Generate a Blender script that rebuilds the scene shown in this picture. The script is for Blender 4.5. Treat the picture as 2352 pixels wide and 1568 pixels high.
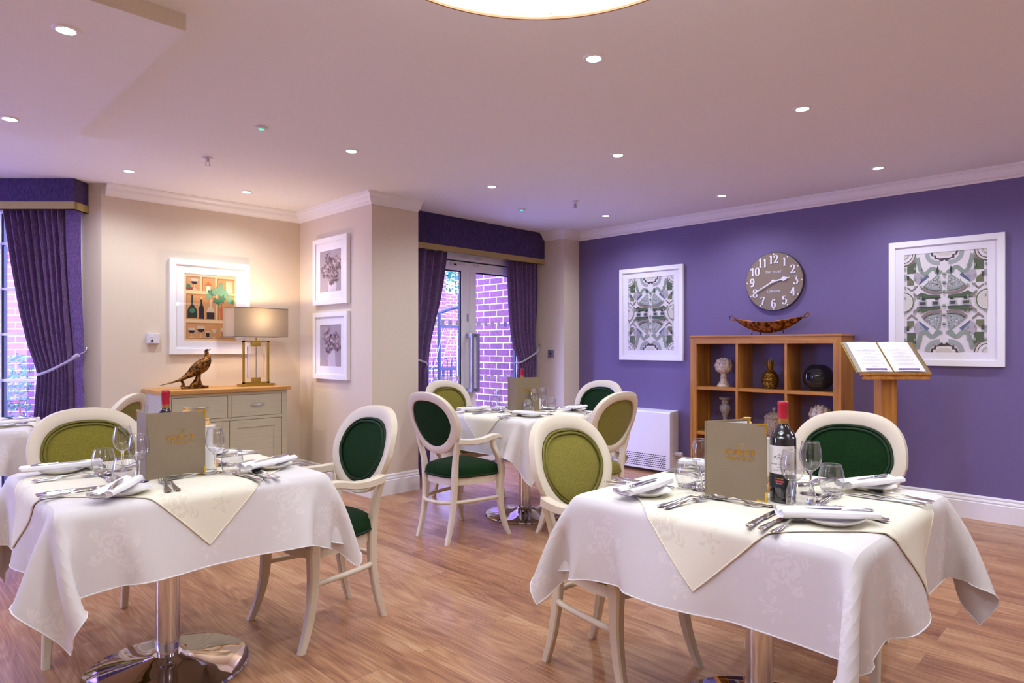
import bpy, bmesh, math, random
import numpy as np
from mathutils import Vector, Matrix, noise

for _o in list(bpy.data.objects):
    bpy.data.objects.remove(_o)
PI = math.pi
random.seed(7)
SC = bpy.context.scene
COL = SC.collection

# ------------------------------------------------------------------ camera
YAW = math.radians(45.2)
FW = (math.sin(YAW), math.cos(YAW))
RT_ = (math.cos(YAW), -math.sin(YAW))
cam_d = bpy.data.cameras.new('camera')
cam_d.sensor_width = 36.0
cam_d.lens = 36.0 * 1500.0 / 2352.0
cam_d.shift_y = 12.0 / 2352.0
cam_d.clip_start = 0.05
cam_d.clip_end = 200
cam = bpy.data.objects.new('camera', cam_d)
cam.location = (0, 0, 1.28)
cam.rotation_euler = (PI / 2, 0, -YAW)
COL.objects.link(cam)
SC.camera = cam

# ------------------------------------------------------------------ view, world, lights
SC.view_settings.view_transform = 'Standard'
SC.view_settings.look = 'None'
SC.view_settings.exposure = 0.33
SC.view_settings.gamma = 1.0
SC.view_settings.use_curve_mapping = False
SC.cycles.max_bounces = 12
SC.cycles.diffuse_bounces = 4
SC.cycles.use_adaptive_sampling = True
SC.cycles.adaptive_threshold = 0.025
SC.cycles.glossy_bounces = 5
SC.cycles.transmission_bounces = 12
SC.cycles.transparent_max_bounces = 32
SC.cycles.caustics_reflective = False
SC.cycles.caustics_refractive = True
SC.cycles.blur_glossy = 1.0
SC.cycles.sample_clamp_indirect = 6.0

WORLD_COL = (0.36, 0.40, 1.0)
WORLD_STR = 17.0
LAMP_COL = (0.86, 0.93, 1.0)
LAMP_W = 33.0
PEND_W = 430.0
w = bpy.data.worlds.new('sky')
SC.world = w
w.use_nodes = True
nt = w.node_tree
bg = nt.nodes['Background']
bg.inputs['Color'].default_value = WORLD_COL + (1,)
bg.inputs['Strength'].default_value = WORLD_STR

CEIL = 2.583
Z_BULK = 2.517


def P(d, l):
    """A plan point given by its distance ahead of the viewpoint and its offset to the right."""
    return (d * FW[0] + l * RT_[0], d * FW[1] + l * RT_[1])


# ------------------------------------------------------------------ materials
def lin(c):
    if isinstance(c, str):
        c = c.lstrip('#')
        c = [int(c[i:i + 2], 16) / 255 for i in (0, 2, 4)]
        return tuple((x / 12.92) if x <= 0.04045 else ((x + 0.055) / 1.055) ** 2.4 for x in c)
    return tuple(c)


def M(name, col, rough=0.5, metal=0.0, spec=0.5, bump=None, var=None, coat=0, sheen=0, emit=None, emit_s=1.0):
    """Principled material; var=(colour2, scale xyz, low, high) mixes a second colour through noise; bump=(scale xyz, strength, distance)."""
    m = bpy.data.materials.new(name)
    m.use_nodes = True
    nt = m.node_tree
    b = nt.nodes['Principled BSDF']
    b.inputs['Base Color'].default_value = lin(col) + (1,)
    b.inputs['Roughness'].default_value = rough
    b.inputs['Metallic'].default_value = metal
    b.inputs['Specular IOR Level'].default_value = spec
    b.inputs['Coat Weight'].default_value = coat
    b.inputs['Sheen Weight'].default_value = sheen
    if emit:
        b.inputs['Emission Color'].default_value = lin(emit) + (1,)
        b.inputs['Emission Strength'].default_value = emit_s
    if var or bump:
        tc = nt.nodes.new('ShaderNodeTexCoord')

    def nz(scale, detail=4):
        mp = nt.nodes.new('ShaderNodeMapping')
        mp.inputs['Scale'].default_value = scale if hasattr(scale, '__len__') else (scale,) * 3
        nt.links.new(tc.outputs['Object'], mp.inputs['Vector'])
        n = nt.nodes.new('ShaderNodeTexNoise')
        n.inputs['Scale'].default_value = 1
        n.inputs['Detail'].default_value = detail
        nt.links.new(mp.outputs[0], n.inputs['Vector'])
        return n
    if var:
        n = nz(var[1])
        r = nt.nodes.new('ShaderNodeMapRange')
        r.inputs['From Min'].default_value = var[2]
        r.inputs['From Max'].default_value = var[3]
        nt.links.new(n.outputs['Fac'], r.inputs['Value'])
        mx = nt.nodes.new('ShaderNodeMix')
        mx.data_type = 'RGBA'
        mx.inputs['A'].default_value = lin(col) + (1,)
        mx.inputs['B'].default_value = lin(var[0]) + (1,)
        nt.links.new(r.outputs[0], mx.inputs['Factor'])
        nt.links.new(mx.outputs['Result'], b.inputs['Base Color'])
    if bump:
        n = nz(bump[0])
        bp = nt.nodes.new('ShaderNodeBump')
        bp.inputs['Strength'].default_value = bump[1]
        bp.inputs['Distance'].default_value = bump[2]
        nt.links.new(n.outputs['Fac'], bp.inputs['Height'])
        nt.links.new(bp.outputs[0], b.inputs['Normal'])
    return m


def glass_mat(name, col=(1, 1, 1), clear=0.35, ior=1.45):
    m = bpy.data.materials.new(name)
    m.use_nodes = True
    nt = m.node_tree
    nt.nodes.remove(nt.nodes['Principled BSDF'])
    out = nt.nodes['Material Output']
    g = nt.nodes.new('ShaderNodeBsdfGlass')
    g.inputs['Roughness'].default_value = 0.0
    g.inputs['IOR'].default_value = ior
    g.inputs['Color'].default_value = col + (1,)
    t = nt.nodes.new('ShaderNodeBsdfTransparent')
    t.inputs['Color'].default_value = col + (1,)
    mx = nt.nodes.new('ShaderNodeMixShader')
    mx.inputs['Fac'].default_value = clear
    nt.links.new(g.outputs[0], mx.inputs[1])
    nt.links.new(t.outputs[0], mx.inputs[2])
    nt.links.new(mx.outputs[0], out.inputs['Surface'])
    return m


def pane_mat(name, tint=(1, 1, 1), gloss=1.0, rough=0.0):
    """Thin sheet of glass: clear, with a Fresnel reflection."""
    m = bpy.data.materials.new(name)
    m.use_nodes = True
    nt = m.node_tree
    nt.nodes.remove(nt.nodes['Principled BSDF'])
    out = nt.nodes['Material Output']
    g = nt.nodes.new('ShaderNodeBsdfGlossy')
    g.inputs['Roughness'].default_value = rough
    t = nt.nodes.new('ShaderNodeBsdfTransparent')
    t.inputs['Color'].default_value = tint + (1,)
    lw = nt.nodes.new('ShaderNodeLayerWeight')
    pw = nt.nodes.new('ShaderNodeMath')
    pw.operation = 'POWER'
    pw.inputs[1].default_value = 5.0
    mu = nt.nodes.new('ShaderNodeMath')
    mu.operation = 'MULTIPLY_ADD'
    mu.inputs[1].default_value = .9 * gloss
    mu.inputs[2].default_value = .045 * gloss
    mx = nt.nodes.new('ShaderNodeMixShader')
    nt.links.new(lw.outputs['Facing'], pw.inputs[0])
    nt.links.new(pw.outputs[0], mu.inputs[0])
    nt.links.new(mu.outputs[0], mx.inputs['Fac'])
    nt.links.new(t.outputs[0], mx.inputs[1])
    nt.links.new(g.outputs[0], mx.inputs[2])
    nt.links.new(mx.outputs[0], out.inputs['Surface'])
    return m


def fabric(name, col, dark, scale=(260, 260, 60), rough=0.9, sheen=0.3, lo=0.35, hi=0.7, st=0.35):
    return M(name, col, rough, spec=0.2, sheen=sheen, var=(dark, scale, lo, hi), bump=((420, 420, 420), st, 0.002))


def wood(name, c1, c2, axis='x', rough=0.45, scale=1.0):
    s = {'x': (1.6, 34, 34), 'y': (34, 1.6, 34), 'z': (34, 34, 1.6)}[axis]
    s = tuple(a * scale for a in s)
    return M(name, c1, rough, var=(c2, s, 0.3, 0.72), bump=(tuple(a * 3 for a in s), 0.08, 0.002))


def floor_material():
    m = bpy.data.materials.new('vinyl_plank')
    m.use_nodes = True
    nt = m.node_tree
    b = nt.nodes['Principled BSDF']
    N = nt.nodes.new
    L = nt.links.new
    tc = N('ShaderNodeTexCoord')
    sp = N('ShaderNodeSeparateXYZ')
    L(tc.outputs['Object'], sp.inputs[0])
    cb = N('ShaderNodeCombineXYZ')
    L(sp.outputs['Y'], cb.inputs['X'])
    L(sp.outputs['X'], cb.inputs['Y'])
    br = N('ShaderNodeTexBrick')
    br.offset = 0.37
    br.inputs['Scale'].default_value = 1
    br.inputs['Brick Width'].default_value = 1.1
    br.inputs['Row Height'].default_value = 0.185
    br.inputs['Mortar Size'].default_value = 0.0012
    br.inputs['Mortar Smooth'].default_value = 0.2
    br.inputs['Color1'].default_value = (0, 0, 0, 1)
    br.inputs['Color2'].default_value = (1, 1, 1, 1)
    br.inputs['Mortar'].default_value = (0.5, 0.5, 0.5, 1)
    L(cb.outputs[0], br.inputs['Vector'])
    bw = N('ShaderNodeRGBToBW')
    L(br.outputs['Color'], bw.inputs[0])
    # grain coordinates shifted per plank
    mul = N('ShaderNodeMath')
    mul.operation = 'MULTIPLY'
    mul.inputs[1].default_value = 37.0
    L(bw.outputs[0], mul.inputs[0])
    cb2 = N('ShaderNodeCombineXYZ')
    L(sp.outputs['Y'], cb2.inputs['X'])
    L(sp.outputs['X'], cb2.inputs['Y'])
    L(mul.outputs[0], cb2.inputs['Z'])
    # cathedral grain: contour lines of a stretched noise
    mp1 = N('ShaderNodeMapping')
    mp1.inputs['Scale'].default_value = (.8, 5.5, 1)
    L(cb2.outputs[0], mp1.inputs[0])
    n1 = N('ShaderNodeTexNoise')
    n1.inputs['Scale'].default_value = 1.0
    n1.inputs['Detail'].default_value = 1.5
    L(mp1.outputs[0], n1.inputs['Vector'])
    k = N('ShaderNodeMath')
    k.operation = 'MULTIPLY'
    k.inputs[1].default_value = 110.0
    L(n1.outputs['Fac'], k.inputs[0])
    sn = N('ShaderNodeMath')
    sn.operation = 'SINE'
    L(k.outputs[0], sn.inputs[0])
    mp2 = N('ShaderNodeMapping')
    mp2.inputs['Scale'].default_value = (5, 150, 1)
    L(cb2.outputs[0], mp2.inputs[0])
    n2 = N('ShaderNodeTexNoise')
    n2.inputs['Scale'].default_value = 1
    n2.inputs['Detail'].default_value = 5
    L(mp2.outputs[0], n2.inputs['Vector'])
    mp3 = N('ShaderNodeMapping')
    mp3.inputs['Scale'].default_value = (1.2, 9, 1)
    L(cb2.outputs[0], mp3.inputs[0])
    n3 = N('ShaderNodeTexNoise')
    n3.inputs['Scale'].default_value = 1
    n3.inputs['Detail'].default_value = 3
    L(mp3.outputs[0], n3.inputs['Vector'])
    # weights
    a1 = N('ShaderNodeMath')
    a1.operation = 'MULTIPLY'
    a1.inputs[1].default_value = 0.055
    L(sn.outputs[0], a1.inputs[0])
    a2 = N('ShaderNodeMath')
    a2.operation = 'MULTIPLY_ADD'
    a2.inputs[1].default_value = 0.62
    L(n2.outputs['Fac'], a2.inputs[0])
    L(a1.outputs[0], a2.inputs[2])
    a3 = N('ShaderNodeMath')
    a3.operation = 'MULTIPLY_ADD'
    a3.inputs[1].default_value = 0.62
    L(n3.outputs['Fac'], a3.inputs[0])
    L(a2.outputs[0], a3.inputs[2])
    a4 = N('ShaderNodeMath')
    a4.operation = 'MULTIPLY_ADD'
    a4.inputs[1].default_value = 0.16
    L(bw.outputs[0], a4.inputs[0])
    L(a3.outputs[0], a4.inputs[2])
    cr = N('ShaderNodeValToRGB')
    e = cr.color_ramp.elements
    e[0].position = 0.36
    e[0].color = lin('#70442c') + (1,)
    e[1].position = 0.92
    e[1].color = lin('#c39a76') + (1,)
    x = e.new(0.58)
    x.color = lin('#98684a') + (1,)
    x = e.new(0.73)
    x.color = lin('#ae7e58') + (1,)
    L(a4.outputs[0], cr.inputs[0])
    mx = N('ShaderNodeMix')
    mx.data_type = 'RGBA'
    mx.inputs['B'].default_value = lin('#5a3826') + (1,)
    L(cr.outputs[0], mx.inputs['A'])
    ms = N('ShaderNodeMath')
    ms.operation = 'MULTIPLY'
    ms.inputs[1].default_value = 0.6
    L(br.outputs['Fac'], ms.inputs[0])
    L(ms.outputs[0], mx.inputs['Factor'])
    L(mx.outputs['Result'], b.inputs['Base Color'])
    b.inputs['Roughness'].default_value = 0.33
    b.inputs['Specular IOR Level'].default_value = 0.45
    bp = N('ShaderNodeBump')
    bp.inputs['Strength'].default_value = 0.12
    bp.inputs['Distance'].default_value = 0.002
    L(a2.outputs[0], bp.inputs['Height'])
    L(bp.outputs[0], b.inputs['Normal'])
    return m


def brick_material(name, ax='Y', c1='#7c4858', c2='#643c50', mortar='#bdb8cc'):
    m = bpy.data.materials.new(name)
    m.use_nodes = True
    nt = m.node_tree
    b = nt.nodes['Principled BSDF']
    N = nt.nodes.new
    L = nt.links.new
    tc = N('ShaderNodeTexCoord')
    sp = N('ShaderNodeSeparateXYZ')
    L(tc.outputs['Object'], sp.inputs[0])
    cb = N('ShaderNodeCombineXYZ')
    L(sp.outputs[ax], cb.inputs['X'])
    L(sp.outputs['Z'], cb.inputs['Y'])
    br = N('ShaderNodeTexBrick')
    br.inputs['Scale'].default_value = 1
    br.inputs['Brick Width'].default_value = 0.225
    br.inputs['Row Height'].default_value = 0.078
    br.inputs['Mortar Size'].default_value = 0.007
    br.inputs['Mortar Smooth'].default_value = 0.25
    br.inputs['Color1'].default_value = lin(c1) + (1,)
    br.inputs['Color2'].default_value = lin(c2) + (1,)
    br.inputs['Mortar'].default_value = lin(mortar) + (1,)
    L(cb.outputs[0], br.inputs['Vector'])
    n = N('ShaderNodeTexNoise')
    n.inputs['Scale'].default_value = 22
    n.inputs['Detail'].default_value = 5
    L(tc.outputs['Object'], n.inputs['Vector'])
    mx = N('ShaderNodeMix')
    mx.data_type = 'RGBA'
    mx.blend_type = 'OVERLAY'
    mx.inputs['Factor'].default_value = 0.5
    L(br.outputs['Color'], mx.inputs['A'])
    L(n.outputs['Fac'], mx.inputs['B'])
    L(mx.outputs['Result'], b.inputs['Base Color'])
    b.inputs['Roughness'].default_value = 0.9
    bp = N('ShaderNodeBump')
    bp.inputs['Strength'].default_value = 0.5
    bp.inputs['Distance'].default_value = 0.01
    bp.invert = True
    L(br.outputs['Fac'], bp.inputs['Height'])
    L(bp.outputs[0], b.inputs['Normal'])
    return m


def damask(name, col, col2, rough=0.75):
    """Woven cloth with rose sprays in the weave, laid out in the cloth's own UV (metres)."""
    m = bpy.data.materials.new(name)
    m.use_nodes = True
    nt = m.node_tree
    b = nt.nodes['Principled BSDF']
    N = nt.nodes.new
    L = nt.links.new
    uv = N('ShaderNodeUVMap')
    def mth(op, a, b=None, c=None):
        n = N('ShaderNodeMath')
        n.operation = op
        for i, v in enumerate((a, b, c)):
            if v is None: continue
            if isinstance(v, (int, float)): n.inputs[i].default_value = v
            else: L(v, n.inputs[i])
        return n.outputs[0]

    def ramp(v, lo, hi):
        n = N('ShaderNodeMapRange')
        n.inputs['From Min'].default_value = lo
        n.inputs['From Max'].default_value = hi
        L(v, n.inputs['Value'])
        return n.outputs[0]
    # a rose with leaves about each scattered centre, in polar coordinates
    nz = N('ShaderNodeTexNoise')
    nz.inputs['Scale'].default_value = 34
    nz.inputs['Detail'].default_value = 3
    L(uv.outputs[0], nz.inputs['Vector'])

    def rose(scale, off, r0, leaf):
        mp = N('ShaderNodeMapping')
        mp.inputs['Location'].default_value = off
        L(uv.outputs[0], mp.inputs['Vector'])
        vo = N('ShaderNodeTexVoronoi')
        vo.voronoi_dimensions = '2D'
        vo.inputs['Scale'].default_value = scale
        vo.inputs['Randomness'].default_value = 0.45
        L(mp.outputs[0], vo.inputs['Vector'])
        sb = N('ShaderNodeVectorMath')
        sb.operation = 'SUBTRACT'
        L(mp.outputs[0], sb.inputs[0])
        L(vo.outputs['Position'], sb.inputs[1])
        sx = N('ShaderNodeSeparateXYZ')
        L(sb.outputs[0], sx.inputs[0])
        r = mth('MULTIPLY', vo.outputs['Distance'], 1.0 / scale)
        r = mth('ADD', r, mth('MULTIPLY_ADD', nz.outputs['Fac'], .060, -.030))
        sc = N('ShaderNodeSeparateColor')
        L(vo.outputs['Color'], sc.inputs[0])
        th = mth('ADD', mth('ARCTAN2', sx.outputs['Y'], sx.outputs['X']), mth('MULTIPLY', sc.outputs[0], 6.283))
        pet = mth('SINE', mth('ADD', mth('MULTIPLY', r, 230.0), mth('MULTIPLY', mth('SINE', mth('ADD', mth('MULTIPLY', th, 3.0), mth('MULTIPLY', r, 60.0))), 1.9)))
        head = mth('MULTIPLY', ramp(r, r0 + .001, r0 - .001), ramp(pet, -.55, -.2))
        lv = mth('SINE', mth('MULTIPLY', th, 5.0))
        rr = mth('ADD', r, mth('MULTIPLY', lv, -leaf * .5))
        out = mth('MULTIPLY', ramp(rr, r0 + leaf * .35 + .001, r0 + leaf * .35 - .001), ramp(r, r0 + .004, r0 + .006))
        vein = ramp(mth('ABSOLUTE', mth('SINE', mth('MULTIPLY', th, 2.5))), .10, .16)
        vein = mth('MULTIPLY', vein, ramp(mth('SINE', mth('ADD', mth('MULTIPLY', r, 420.0), mth('MULTIPLY', lv, 3.0))), -.75, -.4))
        return mth('MAXIMUM', head, mth('MULTIPLY', out, vein))
    mu2 = N('ShaderNodeMath')
    mu2.operation = 'MAXIMUM'
    L(rose(3.3, (0, 0, 0), .042, .045), mu2.inputs[0])
    L(rose(4.1, (3.37, 1.71, 0), .010, .030), mu2.inputs[1])
    mx = N('ShaderNodeMix')
    mx.data_type = 'RGBA'
    mx.inputs['A'].default_value = lin(col) + (1,)
    mx.inputs['B'].default_value = lin(col2) + (1,)
    L(mu2.outputs[0], mx.inputs['Factor'])
    L(mx.outputs['Result'], b.inputs['Base Color'])
    ro = N('ShaderNodeMapRange')
    ro.inputs['To Min'].default_value = rough
    ro.inputs['To Max'].default_value = rough - 0.3
    L(mu2.outputs[0], ro.inputs['Value'])
    L(ro.outputs[0], b.inputs['Roughness'])
    b.inputs['Specular IOR Level'].default_value = 0.3
    n4 = N('ShaderNodeTexNoise')
    n4.inputs['Scale'].default_value = 900
    L(uv.outputs[0], n4.inputs['Vector'])
    bp = N('ShaderNodeBump')
    bp.inputs['Strength'].default_value = 0.12
    bp.inputs['Distance'].default_value = 0.001
    L(n4.outputs['Fac'], bp.inputs['Height'])
    L(bp.outputs[0], b.inputs['Normal'])
    return m


m_ceiling = M('ceiling_paint', '#f2f0f3', 0.8)
m_cream = M('cream_wall_paint', '#dccdba', 0.8, bump=((60, 60, 60), 0.03, 0.002))
m_purple = M('purple_wall_paint', '#6c5c8b', 0.62, bump=((60, 60, 60), 0.03, 0.002))
m_white = M('white_gloss_paint', '#f2f0f4', 0.35)
m_floor = floor_material()
m_brick = brick_material('red_brick')
m_brickx = brick_material('red_brick_courtyard', 'X')
m_chair = M('cream_lacquered_wood', '#dccfb9', 0.42)
m_dark = fabric('bottle_green_velvet', '#0c340a', '#030f04', (420, 420, 110), sheen=0.0, lo=0.3, hi=0.7)
m_darkwelt = M('bottle_green_welt', '#092809', 0.85)
m_olive = fabric('olive_green_tweed', '#8c8130', '#524c12', (700, 700, 190), sheen=0.1)
m_olivewelt = M('olive_green_welt', '#6a611f', 0.85)
m_cloth = damask('white_damask', '#dcd6d5', '#e4dedd')
m_over = damask('ivory_damask', '#ebe5d1', '#e2dac4')
m_hem = M('white_hem', '#f1edf0', 0.8)
m_overhem = M('ivory_hem', '#efe7cf', 0.8)
m_napkin = M('white_linen', '#f1edf1', 0.85, bump=((300, 300, 300), 0.2, 0.001))
m_china = M('white_china', '#efeae4', 0.12, coat=0.4)
m_steel = M('polished_steel', '#dedce0', 0.15, metal=1.0)
m_chrome = M('chrome', '#d5d3da', 0.04, metal=1.0)
m_satin = M('satin_steel', '#b9b6bd', 0.3, metal=1.0)
m_alu = M('brushed_aluminium', '#a9abba', 0.38, metal=0.9)
m_brass = M('brushed_brass', '#b5974a', 0.32, metal=1.0)
m_gold = M('gold_foil', '#d6ab35', 0.3, metal=0.9)
m_menu = M('taupe_leatherette', '#84725a', 0.5, bump=((350, 350, 350), 0.25, 0.002))
m_menuin = M('taupe_lining', '#a89c8c', 0.7)
m_paper = M('white_paper', '#f1edf6', 0.7)
m_ink = M('grey_print', '#b3aab8', 0.8)
m_purpleink = M('purple_print', '#6a3f86', 0.7)
m_oak = wood('oak', '#c08434', '#965c20', 'y')
m_oakz = wood('oak_upright', '#c08434', '#965c20', 'z')
m_oakx = wood('oak_worktop', '#cf9c58', '#b07c3c', 'x')
m_knob = wood('pale_wood', '#dcb176', '#c39255', 'z')
m_sage = M('putty_paint', '#c4bda2', 0.5, var=('#beb79a', (4, 4, 90), 0.4, 0.6))
m_glass = glass_mat('clear_glass', clear=0.0)
m_thin = pane_mat('thin_glass', tint=(.97, .97, .98), gloss=1.7)
m_crystal = glass_mat('crystal', clear=0.25)
m_pane = pane_mat('window_glass')
m_picglass = pane_mat('picture_glass', gloss=0.75)
m_globe = pane_mat('smoky_glass', tint=(.42, .50, .47), gloss=1.3)
m_bottle = M('dark_bottle_glass', '#060812', 0.04, coat=0.6, spec=0.7)
m_wax = M('red_capsule', '#a01226', 0.3)
m_foil = M('bronze_foil', '#a87a3a', 0.4, metal=0.6)
m_label = M('cream_label', '#e9e1da', 0.6)
m_labelblack = M('black_label', '#0c0a10', 0.4)
m_red = M('red_print', '#c8202c', 0.5)
m_brownink = M('brown_print', '#7a6660', 0.7)
m_bronze = M('antique_bronze', '#8a5a24', 0.36, metal=0.85, var=('#2a140a', (38, 38, 38), 0.42, 0.6), bump=((70, 70, 70), 0.6, 0.006))
m_copper = M('hammered_copper', '#9a6236', 0.34, metal=0.85, var=('#3c1e10', (30, 30, 30), 0.45, 0.62), bump=((45, 45, 45), 0.8, 0.006))
m_goldfruit = M('aged_gold', '#a07a30', 0.34, metal=0.85, var=('#5a3d14', (160, 160, 160), 0.45, 0.62))
m_ceramic = M('crackled_cream_ceramic', '#cdbcb0', 0.45, var=('#9f8a80', (40, 40, 40), 0.5, 0.75))
m_stone = M('speckled_stone', '#a59a9a', 0.8, var=('#4a4046', (150, 150, 150), 0.52, 0.6))
m_wicker = M('ribbed_taupe_ceramic', '#b3a08c', 0.6, var=('#7b6858', (60, 60, 200), 0.4, 0.6))
m_curtain = fabric('aubergine_curtain', '#775a86', '#443256', (230, 230, 45), rough=0.75, sheen=0.2, st=0.3)
m_pelmet = fabric('aubergine_pelmet', '#4e3b68', '#2e2244', (180, 180, 26), rough=0.85, sheen=0.1, st=0.3)
m_trim = M('gold_braid', '#a8935a', 0.7)
m_rope = M('silver_rope', '#b4aabc', 0.6)
m_clock = M('taupe_clock_dial', '#83705f', 0.45)
m_clockrim = M('dark_clock_rim', '#2c2438', 0.5)
m_numeral = M('white_numeral', '#e3ddea', 0.4)
m_tick = M('dark_tick', '#4a3e38', 0.6)
m_black = M('black_gap', '#08070a', 0.8)
m_slot = M('dark_slot', '#15132a', 0.8)
m_plastic = M('white_plastic', '#dcd6de', 0.4)
m_socket = M('grey_steel_plate', '#9d97a2', 0.35, metal=0.7)
m_green_led = M('green_led', '#20c090', 0.4, emit='#20e0a0', emit_s=2.0)
m_bulb = M('lit_lamp', '#ffffff', 0.4, emit='#fff4fa', emit_s=38.0)
m_navy = M('navy_paint_and_edge_shadow', '#070b24', 0.5)
m_leaf = M('leaf_green', '#2f7a4c', 0.6, var=('#1c5a48', (20, 20, 20), 0.4, 0.6))
m_paving = M('pale_paving', '#9a95a8', 0.9, var=('#858096', (6, 6, 6), 0.4, 0.6))
m_frost = M('frosted_vinyl', '#d6d2ee', 0.7)
m_threshold = M('grey_threshold', '#8b86a0', 0.5)


# ------------------------------------------------------------------ mesh helpers
class MB:
    """Collects shapes; build() links them as ONE mesh object."""

    def __init__(self):
        self.v, self.f, self.mi, self.sm, self.uv = [], [], [], [], None
        self.X = None

    def add(self, vs, fs, mi=0, smooth=False):
        o = len(self.v)
        if self.X is not None:
            vs = [self.X @ Vector(p) for p in vs]
        self.v.extend([tuple(p) for p in vs])
        for f in fs:
            self.f.append([i + o for i in f])
            self.mi.append(mi)
            self.sm.append(smooth)
        return self

    def box(self, x0, x1, y0, y1, z0, z1, mi=0, bev=0.0):
        if x0 > x1: x0, x1 = x1, x0
        if y0 > y1: y0, y1 = y1, y0
        if z0 > z1: z0, z1 = z1, z0
        if bev <= 0:
            vs = [(x, y, z) for z in (z0, z1) for y in (y0, y1) for x in (x0, x1)]
            fs = [(0, 2, 3, 1), (4, 5, 7, 6), (0, 1, 5, 4), (2, 6, 7, 3), (0, 4, 6, 2), (1, 3, 7, 5)]
            return self.add(vs, fs, mi)
        bm = bmesh.new()
        bmesh.ops.create_cube(bm, size=1)
        for q in bm.verts:
            q.co = Vector(((x0 + x1) / 2 + q.co.x * (x1 - x0), (y0 + y1) / 2 + q.co.y * (y1 - y0), (z0 + z1) / 2 + q.co.z * (z1 - z0)))
        bmesh.ops.bevel(bm, geom=bm.edges[:], offset=min(bev, (x1 - x0) * .45, (y1 - y0) * .45, (z1 - z0) * .45), segments=2, profile=0.6, affect='EDGES')
        bm.verts.ensure_lookup_table()
        vs = [q.co.copy() for q in bm.verts]
        fs = [[q.index for q in f.verts] for f in bm.faces]
        bm.free()
        return self.add(vs, fs, mi)

    def grid(self, fn, nu, nv, mi=0, smooth=True, closeu=False, closev=False):
        vs = [fn(i, j) for i in range(nu) for j in range(nv)]
        fs = []
        for i in range(nu if closeu else nu - 1):
            for j in range(nv if closev else nv - 1):
                a, b = i * nv + j, ((i + 1) % nu) * nv + j
                c, d = ((i + 1) % nu) * nv + (j + 1) % nv, i * nv + (j + 1) % nv
                fs.append((a, b, c, d))
        return self.add(vs, fs, mi, smooth)

    def lathe(self, prof, n=24, c=(0, 0, 0), mi=0, smooth=True, ax='z', cap=True):
        vs = []
        for r, z in prof:
            for k in range(n):
                a = 2 * PI * k / n
                q = (r * math.cos(a), r * math.sin(a), z)
                if ax == 'x': q = (z, q[0], q[1])
                if ax == 'y': q = (q[0], z, q[1])
                vs.append((q[0] + c[0], q[1] + c[1], q[2] + c[2]))
        fs = []
        for i in range(len(prof) - 1):
            for k in range(n):
                fs.append((i * n + k, i * n + (k + 1) % n, (i + 1) * n + (k + 1) % n, (i + 1) * n + k))
        self.add(vs, fs, mi, smooth)
        if cap:
            if prof[0][0] > 1e-6: self.add(vs[:n], [list(range(n))[::-1]], mi)
            if prof[-1][0] > 1e-6: self.add(vs[-n:], [list(range(n))], mi)
        return self

    def tube(self, pts, r, n=8, mi=0, closed=False, flat=1.0, cap=True, smooth=True):
        pts = [Vector(p) for p in pts]
        m = len(pts)
        rs = r if hasattr(r, '__len__') else [r] * m
        up = Vector((0, 0, 1))
        vs = []
        prev = None
        for i, p in enumerate(pts):
            if closed: t = pts[(i + 1) % m] - pts[i - 1]
            else: t = pts[min(i + 1, m - 1)] - pts[max(i - 1, 0)]
            if t.length < 1e-9: t = Vector((0, 0, 1))
            t.normalize()
            if prev is None:
                a = up.cross(t)
                if a.length < 0.05: a = Vector((1, 0, 0))
            else:
                a = prev - t * prev.dot(t)
                if a.length < 1e-6: a = Vector((1, 0, 0))
            a.normalize()
            prev = a
            b = t.cross(a)
            for k in range(n):
                an = 2 * PI * k / n
                vs.append(p + a * (rs[i] * math.cos(an)) + b * (rs[i] * flat * math.sin(an)))
        fs = []
        for i in range(m if closed else m - 1):
            for k in range(n):
                j = (i + 1) % m
                fs.append((i * n + k, i * n + (k + 1) % n, j * n + (k + 1) % n, j * n + k))
        self.add(vs, fs, mi, smooth)
        if cap and not closed:
            self.add(vs[:n], [list(range(n))[::-1]], mi)
            self.add(vs[-n:], [list(range(n))], mi)
        return self

    def limb(self, pts, ws, ds, mi=0, ch=0.16, smooth=True):
        """Upright member: chamfered rectangle w by d at each point, levelled at that point's height."""
        vs = []
        for p, w, d in zip(pts, ws, ds):
            c = min(w, d) * ch
            x, y = w / 2, d / 2
            for q in ((-x + c, -y), (x - c, -y), (x, -y + c), (x, y - c), (x - c, y), (-x + c, y), (-x, y - c), (-x, -y + c)):
                vs.append((p[0] + q[0], p[1] + q[1], p[2]))
        fs = []
        for i in range(len(pts) - 1):
            for k in range(8):
                fs.append((i * 8 + k, i * 8 + (k + 1) % 8, (i + 1) * 8 + (k + 1) % 8, (i + 1) * 8 + k))
        self.add(vs, fs, mi, smooth)
        self.add(vs[:8], [list(range(8))[::-1]], mi)
        self.add(vs[-8:], [list(range(8))], mi)
        return self

    def bar(self, pts, ws, ts, mi=0, smooth=True, side=None):
        """Flat bar along a path: width ws sideways (horizontal), thickness ts."""
        pts = [Vector(p) for p in pts]
        m = len(pts)
        vs = []
        for i, p in enumerate(pts):
            t = (pts[min(i + 1, m - 1)] - pts[max(i - 1, 0)]).normalized()
            s = Vector(side) if side else t.cross(Vector((0, 0, 1)))
            s.normalize()
            n = s.cross(t).normalized()
            w, h = ws[i] / 2, ts[i] / 2
            c = 0.24
            for a, b in ((-1, -1 + c), (-1 + c, -1), (1 - c, -1), (1, -1 + c), (1, 1 - c), (1 - c, 1), (-1 + c, 1), (-1, 1 - c)):
                vs.append(p + s * (a * w) + n * (b * h))
        fs = []
        for i in range(m - 1):
            for k in range(8):
                fs.append((i * 8 + k, i * 8 + (k + 1) % 8, (i + 1) * 8 + (k + 1) % 8, (i + 1) * 8 + k))
        self.add(vs, fs, mi, smooth)
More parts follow.
